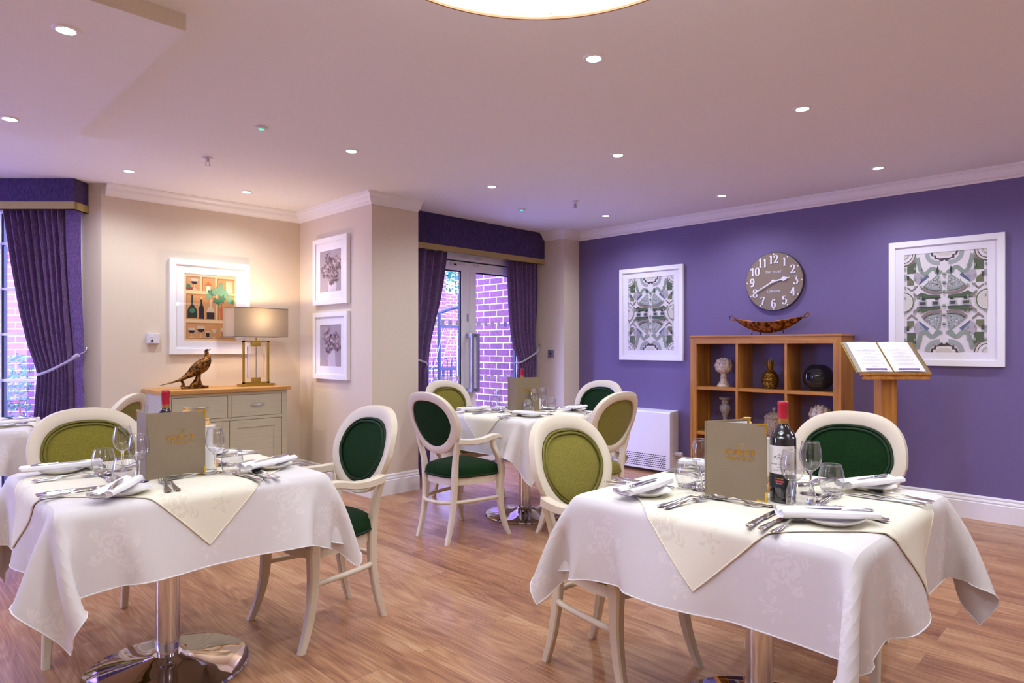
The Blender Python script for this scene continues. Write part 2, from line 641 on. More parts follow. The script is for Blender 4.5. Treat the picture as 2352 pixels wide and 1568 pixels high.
        self.add(vs[:8], [list(range(8))[::-1]], mi)
        self.add(vs[-8:], [list(range(8))], mi)
        return self

    def prism(self, poly, fn, t0, t1, mi=0):
        """Extrude a 2D polygon: fn(a, b, t) -> point."""
        n = len(poly)
        vs = [fn(a, b, t0) for a, b in poly] + [fn(a, b, t1) for a, b in poly]
        fs = [(i, (i + 1) % n, n + (i + 1) % n, n + i) for i in range(n)]
        fs += [list(range(n))[::-1], list(range(n, 2 * n))]
        return self.add(vs, fs, mi)

    def build(self, name, mats, parent=None, loc=None, rotz=None):
        me = bpy.data.meshes.new(name)
        me.from_pydata(self.v, [], self.f)
        if not isinstance(mats, (list, tuple)): mats = [mats]
        for m in mats: me.materials.append(m)
        me.polygons.foreach_set('material_index', self.mi)
        me.polygons.foreach_set('use_smooth', self.sm)
        if self.uv is not None:
            ul = me.uv_layers.new(name='UVMap')
            for l in me.loops:
                ul.data[l.index].uv = self.uv[l.vertex_index]
        bm = bmesh.new()
        bm.from_mesh(me)
        bmesh.ops.recalc_face_normals(bm, faces=bm.faces)
        bm.to_mesh(me)
        bm.free()
        if any(self.sm): me.set_sharp_from_angle(angle=math.radians(42))
        me.update()
        o = bpy.data.objects.new(name, me)
        COL.objects.link(o)
        if parent is not None: o.parent = parent
        if loc is not None: o.location = loc
        if rotz is not None: o.rotation_euler = (0, 0, rotz)
        return o


def tag(o, label, cat, group=None, kind=None):
    o['label'] = label
    o['category'] = cat
    if group: o['group'] = group
    if kind: o['kind'] = kind
    return o


def thing(name, label, cat, loc=(0, 0, 0), rotz=0.0, group=None):
    o = bpy.data.objects.new(name, None)
    o.empty_display_size = 0.05
    COL.objects.link(o)
    o.location = loc
    o.rotation_euler = (0, 0, rotz)
    return tag(o, label, cat, group)


def struct(name, mb, m):
    o = mb.build(name, m)
    o['kind'] = 'structure'
    return o


def dup(root, loc, rotz, label, group=None):
    r = root.copy()
    COL.objects.link(r)
    r.location = loc
    r.rotation_euler = (0, 0, rotz)
    r['label'] = label
    if group: r['group'] = group
    for ch in list(root.children):
        c = ch.copy()
        COL.objects.link(c)
        c.parent = r
        for g in list(ch.children):
            d = g.copy()
            COL.objects.link(d)
            d.parent = c
    return r


def smoothpts(pts, k=4):
    """Catmull-Rom through the points."""
    out = []
    n = len(pts)
    for i in range(n - 1):
        p0, p1, p2, p3 = [np.array(pts[max(0, min(n - 1, i + j))], float) for j in (-1, 0, 1, 2)]
        for s in range(k):
            t = s / k
            out.append(tuple(0.5 * ((2 * p1) + (-p0 + p2) * t + (2 * p0 - 5 * p1 + 4 * p2 - p3) * t * t + (-p0 + 3 * p1 - 3 * p2 + p3) * t ** 3)))
    out.append(tuple(pts[-1]))
    return out


def interp(xs, ys, x):
    return float(np.interp(x, xs, ys))
# ================================================================== the room
def plan_prism(pts, z0, z1):
    mb = MB()
    mb.prism(pts, lambda a, b, t: (a, b, t), z0, z1)
    return mb


def sweep(path, prof, mb=None):
    """Moulding along a plan path; profile (out to the left of travel, z)."""
    mb = mb or MB()
    n = len(path)
    dirs = []
    for i in range(n - 1):
        d = Vector((path[i + 1][0] - path[i][0], path[i + 1][1] - path[i][1]))
        dirs.append(d.normalized())
    vs = []
    for i, p in enumerate(path):
        a = dirs[max(i - 1, 0)]
        b = dirs[min(i, n - 2)]
        na, nb = Vector((-a.y, a.x)), Vector((-b.y, b.x))
        m = (na + nb)
        m = m / m.dot(na) if abs(m.dot(na)) > 1e-6 else na
        for o, z in prof:
            vs.append((p[0] + m.x * o, p[1] + m.y * o, z))
    k = len(prof)
    fs = []
    for i in range(n - 1):
        for j in range(k):
            fs.append((i * k + j, i * k + (j + 1) % k, (i + 1) * k + (j + 1) % k, (i + 1) * k + j))
    fs.append(list(range(k)))
    fs.append(list(range((n - 1) * k, n * k))[::-1])
    mb.add(vs, fs, 0)
    return mb


B0 = P(5.223, -3.283)      # where the canted window wall starts
B9 = P(5.223, -6.0)
plan = [(-3.1, -3.1), (5.9, -3.1), (5.9, 4.8), (5.7, 4.8), (5.7, 5.3), (3.3, 5.3), (3.3, 6.05), (B0[0], 6.05), B9, (-3.1, B9[1])]
struct('floor', plan_prism(plan, -0.12, 0.0), m_floor)
struct('ceiling', plan_prism(plan, CEIL, CEIL + 0.12), m_ceiling)
mb = MB()
mb.box(-3.1, 0.917, 2.713, 4.75, Z_BULK, CEIL + 0.01)
o = struct('ceiling_bulkhead', mb, [m_ceiling, m_cream])
for p in o.data.polygons:
    if p.normal.y < -0.9: p.material_index = 1
struct('wall_right', MB().box(5.874, 6.02, -3.1, 4.9, -0.1, CEIL + .1), m_purple)
struct('wall_alcove', MB().box(5.601, 5.875, 4.745, 5.37, -0.1, CEIL + .1), m_cream)
struct('wall_breast', MB().box(3.09, 3.58, 4.745, 6.13, -0.1, CEIL + .1), m_cream)
struct('wall_left', MB().box(1.392, 3.1, 6.01, 6.13, -0.1, CEIL + .1), m_cream)
mb = MB()
mb.box(3.57, 5.61, 5.25, 5.37, 2.30, CEIL + .1)
mb.box(3.57, 3.745, 5.25, 5.37, -.1, 2.31)
mb.box(5.485, 5.61, 5.25, 5.37, -.1, 2.31)
struct('wall_door', mb, m_cream)


def canted(l0, l1, z0, z1, d0=5.223, d1=5.35, mb=None, mi=0):
    mb = mb or MB()
    mb.prism([(d0, l0), (d0, l1), (d1, l1), (d1, l0)], lambda a, b, t: P(a, b) + (t,), z0, z1, mi)
    return mb


mb = canted(-3.440, -3.283, -.1, CEIL + .1)
canted(-6.05, -3.43, 2.43, CEIL + .1, mb=mb)
canted(-6.2, -5.35, -.1, 2.44, mb=mb)
struct('wall_window', mb, m_cream)
# behind and beside the viewpoint
struct('wall_rear', MB().box(-3.2, 6.02, -3.22, -3.1, -.1, CEIL + .1), m_cream)
mb = MB()
for a, b, c, d in ((-3.2, 5.3, -.1, CEIL + .1), (7.4, B9[1] + .1, -.1, CEIL + .1), (5.3, 7.4, -.1, .25), (5.3, 7.4, 2.42, CEIL + .1)):
    mb.box(-3.22, -3.1, a, b, c, d)
struct('wall_side', mb, m_cream)
mb = MB()
a, b = 5.3, 7.4
for k in range(5):
    y = a + (b - a - .06) * k / 4
    mb.box(-3.20, -3.12, y, y + .06, .25, 2.42)
mb.box(-3.20, -3.12, a, b, .25, .31)
mb.box(-3.20, -3.12, a, b, 2.36, 2.42)
o = struct('window_added', mb, m_white)  # unseen window, added to let in more daylight as fill
MB().add([(-3.16, a, .25), (-3.16, b, .25), (-3.16, b, 2.42), (-3.16, a, 2.42)], [(0, 1, 2, 3)]).build('glass', m_pane, o)
struct('wall_far', MB().box(-3.2, B9[0] + .08, B9[1], B9[1] + .12, -.1, CEIL + .1), m_cream)

base_prof = [(0, 0), (.021, 0), (.021, .124), (.015, .129), (.018, .140), (.014, .150), (.009, .153), (.011, .166), (.006, .176), (0, .178)]
corn_prof = [(0, -.092), (.007, -.092), (.013, -.080), (.030, -.070), (.045, -.052), (.053, -.032), (.068, -.019), (.080, -.015), (.083, -.009), (.090, -.007), (.090, 0), (0, 0)]
corn_prof = [(a, CEIL + b) for a, b in corn_prof]
right_path = [(5.874, -3.1), (5.874, 4.745), (5.601, 4.745), (5.601, 5.03)]
left_path = [(3.58, 4.745), (3.09, 4.745), (3.09, 6.01), (1.40, 6.01)]
struct('baseboard_right', sweep(right_path, base_prof), m_white)
struct('baseboard_left', sweep(left_path, base_prof), m_white)
struct('trim_1', sweep(right_path, corn_prof), m_white)
left_c = [(3.58, 4.745), (3.09, 4.745), (3.09, 6.01), (1.415, 6.01)]
struct('trim_2', sweep(left_c, corn_prof), m_white)

# ---- garden doors
mb = MB()
mb.box(3.745, 3.80, 5.20, 5.30, 0, 2.30, bev=.004)
mb.box(5.43, 5.485, 5.20, 5.30, 0, 2.30, bev=.004)
mb.box(3.79, 5.44, 5.20, 5.30, 2.185, 2.30, bev=.004)
mb.box(3.79, 5.44, 5.22, 5.34, 0.0, 0.025, mi=1)
mb.box(3.80, 5.43, 5.235, 5.30, 2.172, 2.186, mi=2)
o = struct('door_frame', mb, [m_white, m_threshold, m_black])
for n, (x0, x1) in enumerate(((3.80, 4.612), (4.618, 5.43))):
    d = MB()
    g0, g1 = (x0 + .10, 4.508) if n == 0 else (4.705, x1 - .10)
    for a, b, c, e in ((x0, g0, .03, 2.172), (g1, x1, .03, 2.172), (g0, g1, 2.08, 2.172), (g0, g1, .03, .22)):
        d.box(a, b, 5.215, 5.275, c, e, bev=.003)
    # glazing gasket
    for a, b, c, e in ((g0, g0 + .014, .22, 2.08), (g1 - .014, g1, .22, 2.08), (g0, g1, 2.066, 2.08), (g0, g1, .22, .234)):
        d.box(a, b, 5.235, 5.26, c, e, mi=1)
    o = struct('door_%d' % (n + 1), d, [m_white, m_navy])
    MB().add([(g0 + .01, 5.248, .23), (g1 - .01, 5.248, .23), (g1 - .01, 5.248, 2.07), (g0 + .01, 5.248, 2.07)], [(0, 1, 2, 3)]).build('glass', m_pane, o)
    h = MB()
    hx = 4.578 if n == 0 else 4.660
    for yy, yb in ((5.135, 5.218), (5.355, 5.272)):
        h.box(hx - .017, hx + .017, yy - .012, yy + .012, .80, 1.42, bev=.004)
        for zz in (.82, 1.40):
            h.box(hx - .017, hx + .017, min(yy, yb), max(yy, yb), zz - .018, zz + .018, bev=.003)
    h.build('door_handle', m_alu, o)
    f = MB()
    for zz in (1.53, .946):
        k = g0 + .04
        while k + .05 < g1:
            f.box(k, k + .05, 5.2425, 5.2438, zz - .025, zz + .025)
            k += .1
    if n == 0:
        for pts in ([(4.12, 1.06), (4.17, 1.12), (4.26, 1.40), (4.30, 1.47), (4.33, 1.42)], [(4.26, 1.10), (4.34, 1.34), (4.41, 1.46), (4.45, 1.40), (4.40, 1.25), (4.44, 1.20), (4.48, 1.28)],
                    [(4.02, 1.20), (4.08, 1.36), (4.16, 1.44), (4.20, 1.40)]):
            f.bar([(a, 5.243, b) for a, b in smoothpts(pts, 6)], [.012] * (len(pts) * 6 - 5), [.001] * (len(pts) * 6 - 5), side=None)
    f.build('frosted_marking', m_frost, o)
mb = MB().box(4.575, 4.592, 5.207, 5.216, 1.55, 1.63, bev=.002)
tag(mb.build('door_lock', m_satin), 'small steel lock plate on the meeting edge of the left garden door', 'lock')
for i, (x, z, lb) in enumerate(((4.52, 2.215, 'white door contact on the frame above the left garden door'), (4.72, 2.215, 'white door contact on the frame above the right garden door'),
                               (4.50, 2.150, 'white door contact on the top rail of the left garden door'), (4.70, 2.150, 'white door contact on the top rail of the right garden door'))):
    yf = 5.20 if z > 2.18 else 5.215
    tag(MB().box(x - .04, x + .04, yf - .014, yf + .001, z - .014, z + .014, bev=.004).build('door_contact', m_plastic), lb, 'sensor')
t = thing('door_alarm', 'small white alarm with a dark display at top left of the garden doors', 'alarm', (4.38, 5.214, 2.135))
MB().box(-.045, .045, -.018, 0.001, -.018, .018, bev=.004).build('case', m_plastic, t)
MB().box(-.002, .032, -.020, -.017, -.009, .007).build('display', m_slot, t)

# ---- canted window
mb = MB()
canted(-3.50, -3.438, .0, 2.43, 5.215, 5.30, mb)
canted(-4.18, -4.10, .0, 2.43, 5.215, 5.30, mb)
canted(-4.85, -4.77, .0, 2.43, 5.215, 5.30, mb)
canted(-5.36, -5.30, .0, 2.43, 5.215, 5.30, mb)
canted(-5.36, -3.44, .0, .10, 5.215, 5.30, mb)
canted(-5.36, -3.44, 2.35, 2.43, 5.215, 5.30, mb)
for z in (.647, 1.010, 1.379, 1.743, 2.107):
    canted(-5.33, -3.46, z - .010, z + .010, 5.240, 5.275, mb)
canted(-4.105, -4.085, .1, 2.35, 5.25, 5.29, mb, 1)  # dark strip standing in for the shadow along the frame edge
o = struct('window_1', mb, [m_white, m_navy])
MB().add([P(5.258, -5.33) + (.09,), P(5.258, -3.46) + (.09,), P(5.258, -3.46) + (2.36,), P(5.258, -5.33) + (2.36,)], [(0, 1, 2, 3)]).build('glass', m_pane, o)

# ---- outside
struct('ground', MB().box(-14, 22, -12, 26, -.3, -.125), m_paving)
struct('wall_garden', MB().box(5.40, 5.75, 5.375, 6.17, -.1, 3.3), m_brick)
# side-on brick wall beyond the canted window
mb = MB().box(-9.0, -3.9, 7.4, 7.7, -.1, 3.3)
o = struct('wall_yard', mb, brick_material('yard_brick', 'X', '#86526e', '#74466a'))
o.rotation_euler = (0, 0, -YAW)
o = struct('wall_courtyard', MB().box(3.0, 20, 13.5, 13.8, -.1, 2.7), brick_material('courtyard_brick', 'X', '#7e4a66', '#6a3c5a', '#a79cc0'))
o = struct('wall_outhouse', MB().box(5.8, 7.64, 9.3, 10.0, -.1, 3.2), brick_material('outhouse_brick', 'X'))


def leaf_blob(mb, c, r, n, s, seed, squash=1.0):
    rd = random.Random(seed)
    for _ in range(n):
        v = Vector((rd.gauss(0, 1), rd.gauss(0, 1), rd.gauss(0, 1))).normalized() * r * rd.uniform(.55, 1.0)
        p = Vector(c) + Vector((v.x, v.y, v.z * squash))
        a = Vector((rd.uniform(-1, 1), rd.uniform(-1, 1), rd.uniform(-.6, .6))).normalized()
        b = a.cross(Vector((rd.uniform(-1, 1), rd.uniform(-1, 1), rd.uniform(-1, 1)))).normalized()
        k = s * rd.uniform(.6, 1.3)
        mb.add([p - a * k, p - b * k * .45 + a * k * .1, p + a * k, p + b * k * .45 + a * k * .1], [(0, 1, 2, 3)])


for i, (x, y, r, h, lb) in enumerate(((12.6, 15.8, 1.6, 4.4, 'leafy tree beyond the courtyard seen through the left garden door'), (17.2, 18.0, 1.9, 4.8, 'bushy tree to the right beyond the courtyard wall'),
                                      (8.2, 17.8, 1.9, 4.4, 'bushy tree to the left beyond the courtyard wall'))):
    t = thing('tree', lb, 'tree', (x, y, 0))
    mb = MB()
    leaf_blob(mb, (0, 0, h), r, 1500, .10, 50 + i, 1.1)
    mb.build('foliage', m_leaf, t)
    MB().tube([(0, 0, -.05), (.05, 0, h * .5), (0, .05, h)], [.12, .09, .05], 8).build('trunk', m_oakz, t)
c = P(7.15, -5.42)
t = thing('climbing_plant', 'leafy green climber growing up the brick outside the left window', 'plant', (c[0], c[1], 0))
mb = MB()
for k in range(7):
    leaf_blob(mb, (0, 0, .1 + .16 * k), .15, 90, .030, 80 + k)
mb.build('foliage', m_leaf, t)
MB().tube([(0, 0, -.05), (.03, 0, .5), (0, .02, 1.1)], [.015, .012, .006], 6).build('stem', m_oakz, t)

# bow-topped railing and gate in the courtyard
t = thing('courtyard_railing', 'navy bow-topped metal railing in the courtyard', 'railing', (6.6, 8.6, -.125))
mb = MB()
for z in (.14, 1.05):
    mb.box(-.9, 1.6, -.012, .012, z - .018, z + .018)
mb.build('rail', m_navy, t)
for k in range(9):
    x = -.8 + .20 * k
    arch = [(x, 0, 0)] + [(x, 0, 1.1)] + [(x + .05 - .05 * math.cos(a), 0, 1.16 + .06 * math.sin(a)) for a in np.linspace(0, PI, 9)] + [(x + .10, 0, 1.1), (x + .10, 0, 0)]
    MB().tube(arch, .009, 6).build('bow_bar', m_navy, t)
t = thing('courtyard_gate', 'tall navy arched metal gate in the courtyard', 'gate', (6.45, 7.45, -.125))
mb = MB()
mb.tube([(-.45, 0, 0), (-.45, 0, 1.90)] + [(-.45 + .9 * s, 0, 1.90 + .10 * math.sin(PI * s)) for s in np.linspace(.05, .95, 12)] + [(.45, 0, 1.90), (.45, 0, 0)], .028, 8)
mb.build('gate_frame', m_navy, t)
for z in (.35, 1.08, 1.70):
    MB().box(-.45, .45, -.015, .015, z - .02, z + .02).build('cross_rail', m_navy, t)
for k in range(7):
    MB().tube([(-.36 + .12 * k, 0, .02), (-.36 + .12 * k, 0, 1.08)], .008, 6).build('upright', m_navy, t)
t = thing('garden_railing', 'tall thin dark railings on top of the courtyard wall', 'railing', (8.5, 13.6, 2.7))
for k in range(30):
    MB().tube([(.2 * k, 0, 0), (.2 * k, 0, 2.2)], .012, 5).build('bar', m_navy, t)

# ================================================================== pelmets and curtains
t = thing('pelmet', 'long aubergine fabric pelmet with gold braid above the garden doors', 'pelmet', (0, 0, 0))
MB().box(3.582, 5.598, 5.03, 5.055, 2.227, 2.581, bev=.004).build('fabric_board', m_pelmet, t)
MB().box(3.582, 5.599, 5.025, 5.060, 2.227, 2.283, bev=.003).build('braid', m_trim, t)
t = thing('pelmet', 'aubergine fabric pelmet with gold braid over the left window', 'pelmet', (0, 0, 0))
mb = canted(-6.0, -3.387, 2.345, 2.581, 5.05, 5.075)
canted(-3.412, -3.387, 2.345, 2.581, 5.07, 5.222, mb)
mb.build('fabric_board', m_pelmet, t)
mb = canted(-6.0, -3.382, 2.345, 2.402, 5.045, 5.080)
canted(-3.414, -3.382, 2.345, 2.402, 5.05, 5.222, mb)
mb.build('braid', m_trim, t)


def curtain(name, label, fn, zs, Ls, Rs, nf, amp, mat, flat=0.0, seed=0, tie=1.0):
    rd = random.Random(seed)
    ph = [rd.uniform(-.5, .5) for _ in range(nf + 2)]
    nz, ns = 46, nf * 10 + 1
    ztop, zbot = zs[0], zs[-1]
    zz = list(zs)[::-1]

    def pt(i, j):
        z = ztop + (zbot - ztop) * i / (nz - 1)
        s = j / (ns - 1)
        l = interp(zz, Ls[::-1], z)
        r = interp(zz, Rs[::-1], z)
        q = s / (1 - flat) if s < 1 - flat else 1.0
        wob = 0.25 * math.sin(3.1 * z + ph[int(q * nf)])
        a = amp * (0.75 + .25 * math.sin(ph[int(q * nf)] * 9)) * (1 if q < 1 else 0)
        near = math.exp(-((z - tie) / .12) ** 2)
        a *= 1 - .35 * near
        off = a * math.sin(2 * PI * nf * q + wob) + .02 * near + (.012 * math.sin(4 * z) if q >= 1 else 0)
        return fn(l + (r - l) * s, off, z)
    mb = MB()
    mb.grid(pt, nz, ns)
    return mb


def zy(y, d): return 1.28 + (796 - y) / 1500 * d


def xat(px, yp):
    """x on the plane y=yp in the direction given by an image column (used once, to size the curtains)."""
    tt = (px - 1176) / 1500
    vx, vy = FW[0] + tt * RT_[0], FW[1] + tt * RT_[1]
    return vx * yp / vy


fd = lambda u, off, z: (u, 5.135 - off, z)
t = thing('curtain', 'dark aubergine curtain tied back at the right of the garden doors', 'curtain', (0, 0, 0))
zs = [2.24, 1.95, 1.72, 1.50, 1.25, 1.10, .95, .5, .02]
Ls = [xat(p, 5.135) for p in (1163, 1166, 1168, 1171, 1179, 1188, 1186, 1186, 1186)]
Rs = [5.575, 5.575, 5.575, 5.57, 5.57, 5.57, 5.575, 5.585, 5.585]
curtain('curtain', '', fd, zs, Ls, Rs, 7, .030, m_curtain, seed=3, tie=1.12).build('drape', m_curtain, t)
t = thing('curtain', 'dark aubergine curtain tied back at the left of the garden doors', 'curtain', (0, 0, 0))
Rs2 = [xat(p, 5.135) for p in (1027, 1018, 1010, 999, 988, 982, 984, 986, 986)]
Ls2 = [3.60] * 9
curtain('curtain', '', fd, zs, Ls2, Rs2, 6, .030, m_curtain, seed=5, tie=1.12).build('drape', m_curtain, t)
fb = lambda u, off, z: P(5.135 - off, u) + (z,)
t = thing('curtain', 'aubergine curtain tied back beside the left window', 'curtain', (0, 0, 0))
lx = lambda px: (px - 1176) / 1500 * 5.12
zb = [zy(y, 5.12) for y in (479, 526, 614, 721, 794, 855, 905, 960)] + [.02]
Lb = [lx(p) for p in (3, 10, 23, 42, 61, 87, 80, 75, 70)]
Rb = [lx(p) for p in (183, 184, 186, 187, 188, 189, 190, 191, 192)]
curtain('curtain', '', fb, zb, Lb, Rb, 9, .030, m_curtain, flat=.2, seed=8, tie=zy(855, 5.12)).build('drape', m_curtain, t)


def rope(name, label, pts, r=.011):
    t = thing(name, label, 'curtain tieback', (0, 0, 0))
    P_ = smoothpts(pts, 6)
    for ph in (0, 2 * PI / 3, 4 * PI / 3):
        q = []
        for i, p in enumerate(P_):
            a = ph + i * .9
            q.append((p[0] + .5 * r * math.cos(a), p[1] + .2 * r * math.cos(a), p[2] + .5 * r * math.sin(a)))
        MB().tube(q, r * .62, 6).build('cord', m_rope, t)
    return t


def w5(px, y, d): return P(d, (px - 1176) / 1500 * d) + (zy(y, d),)


t = rope('tieback', 'silver rope tieback round the curtain at the left window', [w5(86, 860, 5.10), w5(95, 858, 5.065), w5(120, 848, 5.055), w5(150, 833, 5.055), w5(175, 819, 5.06)])
MB().tube([w5(168, 822, 5.06), w5(180, 815, 5.065)], .017, 10).build('collar', m_rope, t)
MB().tube([w5(180, 815, 5.065), w5(199, 805, 5.15)], .003, 6).build('loop', m_rope, t)
a = w5(199, 804, 5.222)
mb = MB()
mb.tube([w5(199, 804, 5.223), w5(199, 804, 5.15), w5(201, 799, 5.14)], .005, 8)
mb.lathe([(0, -.012), (.011, -.008), (.013, 0), (.011, .008), (0, .012)], 12, w5(201, 799, 5.14))
tag(mb.build('tieback_hook', m_chrome), 'chrome tieback hook on the wall beside the left window', 'hook')
yr = 5.09
t = rope('tieback', 'silver rope tieback round the right curtain of the garden doors', [(xat(1186, yr), yr + .03, 1.10), (xat(1196, yr), yr, 1.105), (xat(1215, yr), yr - .01, 1.16), (xat(1232, yr), yr - .01, 1.22), (5.56, yr, 1.27)], .010)
t = rope('tieback', 'silver rope tieback round the left curtain of the garden doors', [(3.62, yr, 1.20), (xat(975, yr), yr - .01, 1.13), (xat(983, yr), yr + .03, 1.08)], .010)
mb = MB()
mb.tube([(5.601, 5.085, 1.29), (5.575, 5.085, 1.29), (5.572, 5.085, 1.31)], .005, 8)
mb.lathe([(0, -.01), (.010, -.006), (.010, .006), (0, .01)], 12, (5.572, 5.085, 1.315))
tag(mb.build('tieback_hook', m_chrome), 'chrome tieback hook to the right of the garden doors', 'hook')

# ================================================================== ceiling fittings
DL = [(1.433, 5.423, 'above the oak and putty sideboard, left of two'), (2.322, 5.453, 'above the table lamp on the sideboard'), (2.329, 3.819, 'between the left table and the sideboard'),
      (2.352, 1.815, 'nearest the pendant shade'), (3.655, 1.39, 'upper right, between pendant and purple wall'), (5.253, 1.459, 'above the lectern by the purple wall'),
      (3.651, 2.613, 'above the gap in front of the middle table'), (5.272, 2.685, 'above the oak shelving by the purple wall'), (3.654, 3.858, 'above the middle table'), (5.263, 3.915, 'above the white radiator cover')]
DLB = [(0.582, 3.031, 'on the dropped ceiling, nearer one'), (0.593, 4.428, 'on the dropped ceiling, farther one')]


def downlight(x, y, z, label, power):
    t = thing('downlight', label, 'downlight', (x, y, z), 0, 'recessed ceiling downlights')
    MB().lathe([(.030, -.001), (.034, -.006), (.046, -.005), (.050, 0.0)], 24, cap=False).build('bezel', m_white, t)
    MB().lathe([(0, -.0015), (.031, -.0015)], 24, cap=False).build('lamp', m_bulb, t)
    ld = bpy.data.lights.new('downlight_beam', 'SPOT')
    ld.energy = power
    ld.color = LAMP_COL
    ld.spot_size = math.radians(152)
    ld.spot_blend = .85
    ld.shadow_soft_size = .028
    lo = bpy.data.objects.new('downlight_beam', ld)
    COL.objects.link(lo)
    lo.parent = t
    lo.location = (0, 0, -.012)
    return t


for x, y, lb in DL:
    downlight(x, y, CEIL, 'round recessed downlight in the ceiling ' + lb, LAMP_W)
for x, y, lb in DLB:
    downlight(x, y, Z_BULK, 'round recessed downlight ' + lb, LAMP_W * .6)
# unseen downlights added out of view to brighten the tables and room
for x, y in ((2.2, .6), (.9, 1.7), (3.6, .1), (5.2, .1)):
    downlight(x, y, CEIL, 'added round recessed downlight in the ceiling out of view, for extra light', LAMP_W)
for x, y in ((-.9, 3.0), (-.9, 4.4)):  # these two are also added beyond the view for brightness
    downlight(x, y, Z_BULK, 'added round recessed downlight out of view on the dropped ceiling at far left', LAMP_W)

for x, y, lb in ((1.702, 3.789, 'white ceiling sensor with a green light, nearer one at left'), (4.453, 4.294, 'white ceiling sensor with a green light near the garden doors')):
    t = thing('ceiling_sensor', lb, 'sensor', (x, y, CEIL))
    MB().lathe([(.038, 0), (.036, -.008), (.020, -.012)], 20).build('case', m_plastic, t)
    MB().lathe([(0, -.017), (.012, -.015), (.016, -.011)], 16, cap=False).build('indicator_light', m_green_led, t)
for x, y, lb in ((1.717, 4.662, 'white sprinkler head on the ceiling above the sideboard'), (4.537, 3.711, 'white sprinkler head on the ceiling above the middle table')):
    t = thing('sprinkler_head', lb, 'sprinkler', (x, y, CEIL))
    MB().lathe([(.034, 0), (.032, -.006), (.012, -.009), (.012, -.030)], 16).build('collar', m_plastic, t)
    mb = MB()
    mb.box(-.014, -.010, -.004, .004, -.055, -.028)
    mb.box(.010, .014, -.004, .004, -.055, -.028)
    mb.lathe([(.020, -.058), (.020, -.054)], 12)
    mb.build('deflector', m_satin, t)

# pendant drum shade over the viewpoint side
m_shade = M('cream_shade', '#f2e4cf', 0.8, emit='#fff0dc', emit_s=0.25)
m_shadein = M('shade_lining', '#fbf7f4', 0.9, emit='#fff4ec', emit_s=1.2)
m_binding = M('tan_binding', '#a97f5a', .7)
R = .414


def pendant(x, y, label):
    t = thing('pendant_light', label, 'pendant light', (x, y, 2.10), 0, 'drum pendant lights')
    MB().lathe([(R, 0.0), (R, .26)], 72, cap=False).build('shade', m_shade, t)
    MB().lathe([(R - .004, .002), (R - .004, .26)], 72, cap=False).build('lining', m_shadein, t)
    MB().tube([(R * math.cos(a), R * math.sin(a), 0) for a in np.linspace(0, 2 * PI, 97)[:-1]], .0045, 6, closed=True).build('rim', m_binding, t)
    for k in range(3):
        mb = MB()
        mb.X = Matrix.Rotation(math.atan2(FW[1], FW[0]) - .12 + k * 2 * PI / 3, 4, 'Z')
        mb.box(R - .012, R - .006, -.013, .013, .004, .25, bev=.001)
        mb.box(.02, R - .006, -.004, .004, .244, .250)
        mb.build('bracket', m_chrome, t)
    MB().tube([(0, 0, .24), (0, 0, CEIL - 2.10)], .008, 8).build('rod', m_chrome, t)
    MB().lathe([(.06, CEIL - 2.101), (.06, CEIL - 2.12), (.02, CEIL - 2.13)], 24).build('ceiling_rose', m_white, t)
    MB().lathe([(0, .05), (.03, .06), (.040, .09), (.02, .12), (.012, .13), (.012, .25)], 16).build('bulb', m_bulb, t)
    for nm, e, z, typ in (('pendant_uplight', PEND_W, .225, 'SPOT'), ('pendant_glow', PEND_W * .02, .0, 'POINT')):
        ld = bpy.data.lights.new(nm, typ)
        ld.energy = e
        ld.color = (.74, .87, 1.0)
        ld.shadow_soft_size = .04
        if typ == 'SPOT':
            ld.spot_size = math.radians(170)
            ld.spot_blend = 1.0
        lo = bpy.data.objects.new(nm, ld)
        COL.objects.link(lo)
        lo.parent = t
        lo.location = (0, 0, z)
        if typ == 'SPOT': lo.rotation_euler = (PI, 0, 0)


pc = P(1.217, .060)
pendant(pc[0], pc[1], 'large cream drum pendant shade, lit from inside, at top of picture')
for x, y in ((-1.6, 1.2), (1.6, -1.7), (4.3, -1.2)):  # extra pendants added out of view to throw light on the ceiling
    pendant(x, y, 'added large cream drum pendant shade out of view, to brighten the ceiling')
# ================================================================== furniture against the walls
# ---- oak shelving
BX = 5.566
t = thing('shelving_unit', 'oak open shelving unit of square cubbies against the purple wall', 'shelves', (0, 0, 0))
D1 = 5.872
y0, y1, H = 1.814, 3.152, 1.383
MB().box(BX + .004, D1, y0 + .004, y0 + .03, 0, H - .018, bev=.002).build('side_panel', m_oakz, t)
MB().box(BX + .004, D1, y1 - .03, y1 - .004, 0, H - .018, bev=.002).build('side_panel', m_oakz, t)
MB().box(BX - .004, D1, y0 - .006, y1 + .006, H - .018, H, bev=.004).build('top_panel', m_oak, t)
MB().box(BX + .02, D1, y0 + .03, y1 - .03, .07, .10).build('bottom_panel', m_oak, t)
mb = MB()
fx0, fx1 = BX, BX + .022
mb.prism([(y0, H - .018), (y1, H - .018), (y1 - .062, H - .075), (y0 + .062, H - .075)], lambda a, b, q: (q, a, b), fx0, fx1)
mb.build('top_rail', m_oak, t)
for s, a in ((1, y0), (-1, y1)):
    mb = MB()
    mb.prism([(a, 0), (a, H - .018), (a + s * .062, H - .075), (a + s * .062, 0)], lambda a_, b, q: (q, a_, b), fx0, fx1)
    mb.build('front_stile', m_oakz, t)
MB().box(fx0, fx1, y0 + .062, y1 - .062, 0, .08).build('plinth_rail', m_oak, t)
for yy in (2.258, 2.694):
    MB().box(BX + .004, D1 - .002, yy - .0105, yy + .0105, .09, H - .02).build('divider', m_oakz, t)
for zz in (.908, .488):
    for a, b in ((y0 + .025, 2.2475), (2.2685, 2.6835), (2.7045, y1 - .025)):
        MB().box(BX + .006, D1 - .002, a, b, zz - .027, zz).build('shelf', m_oak, t)
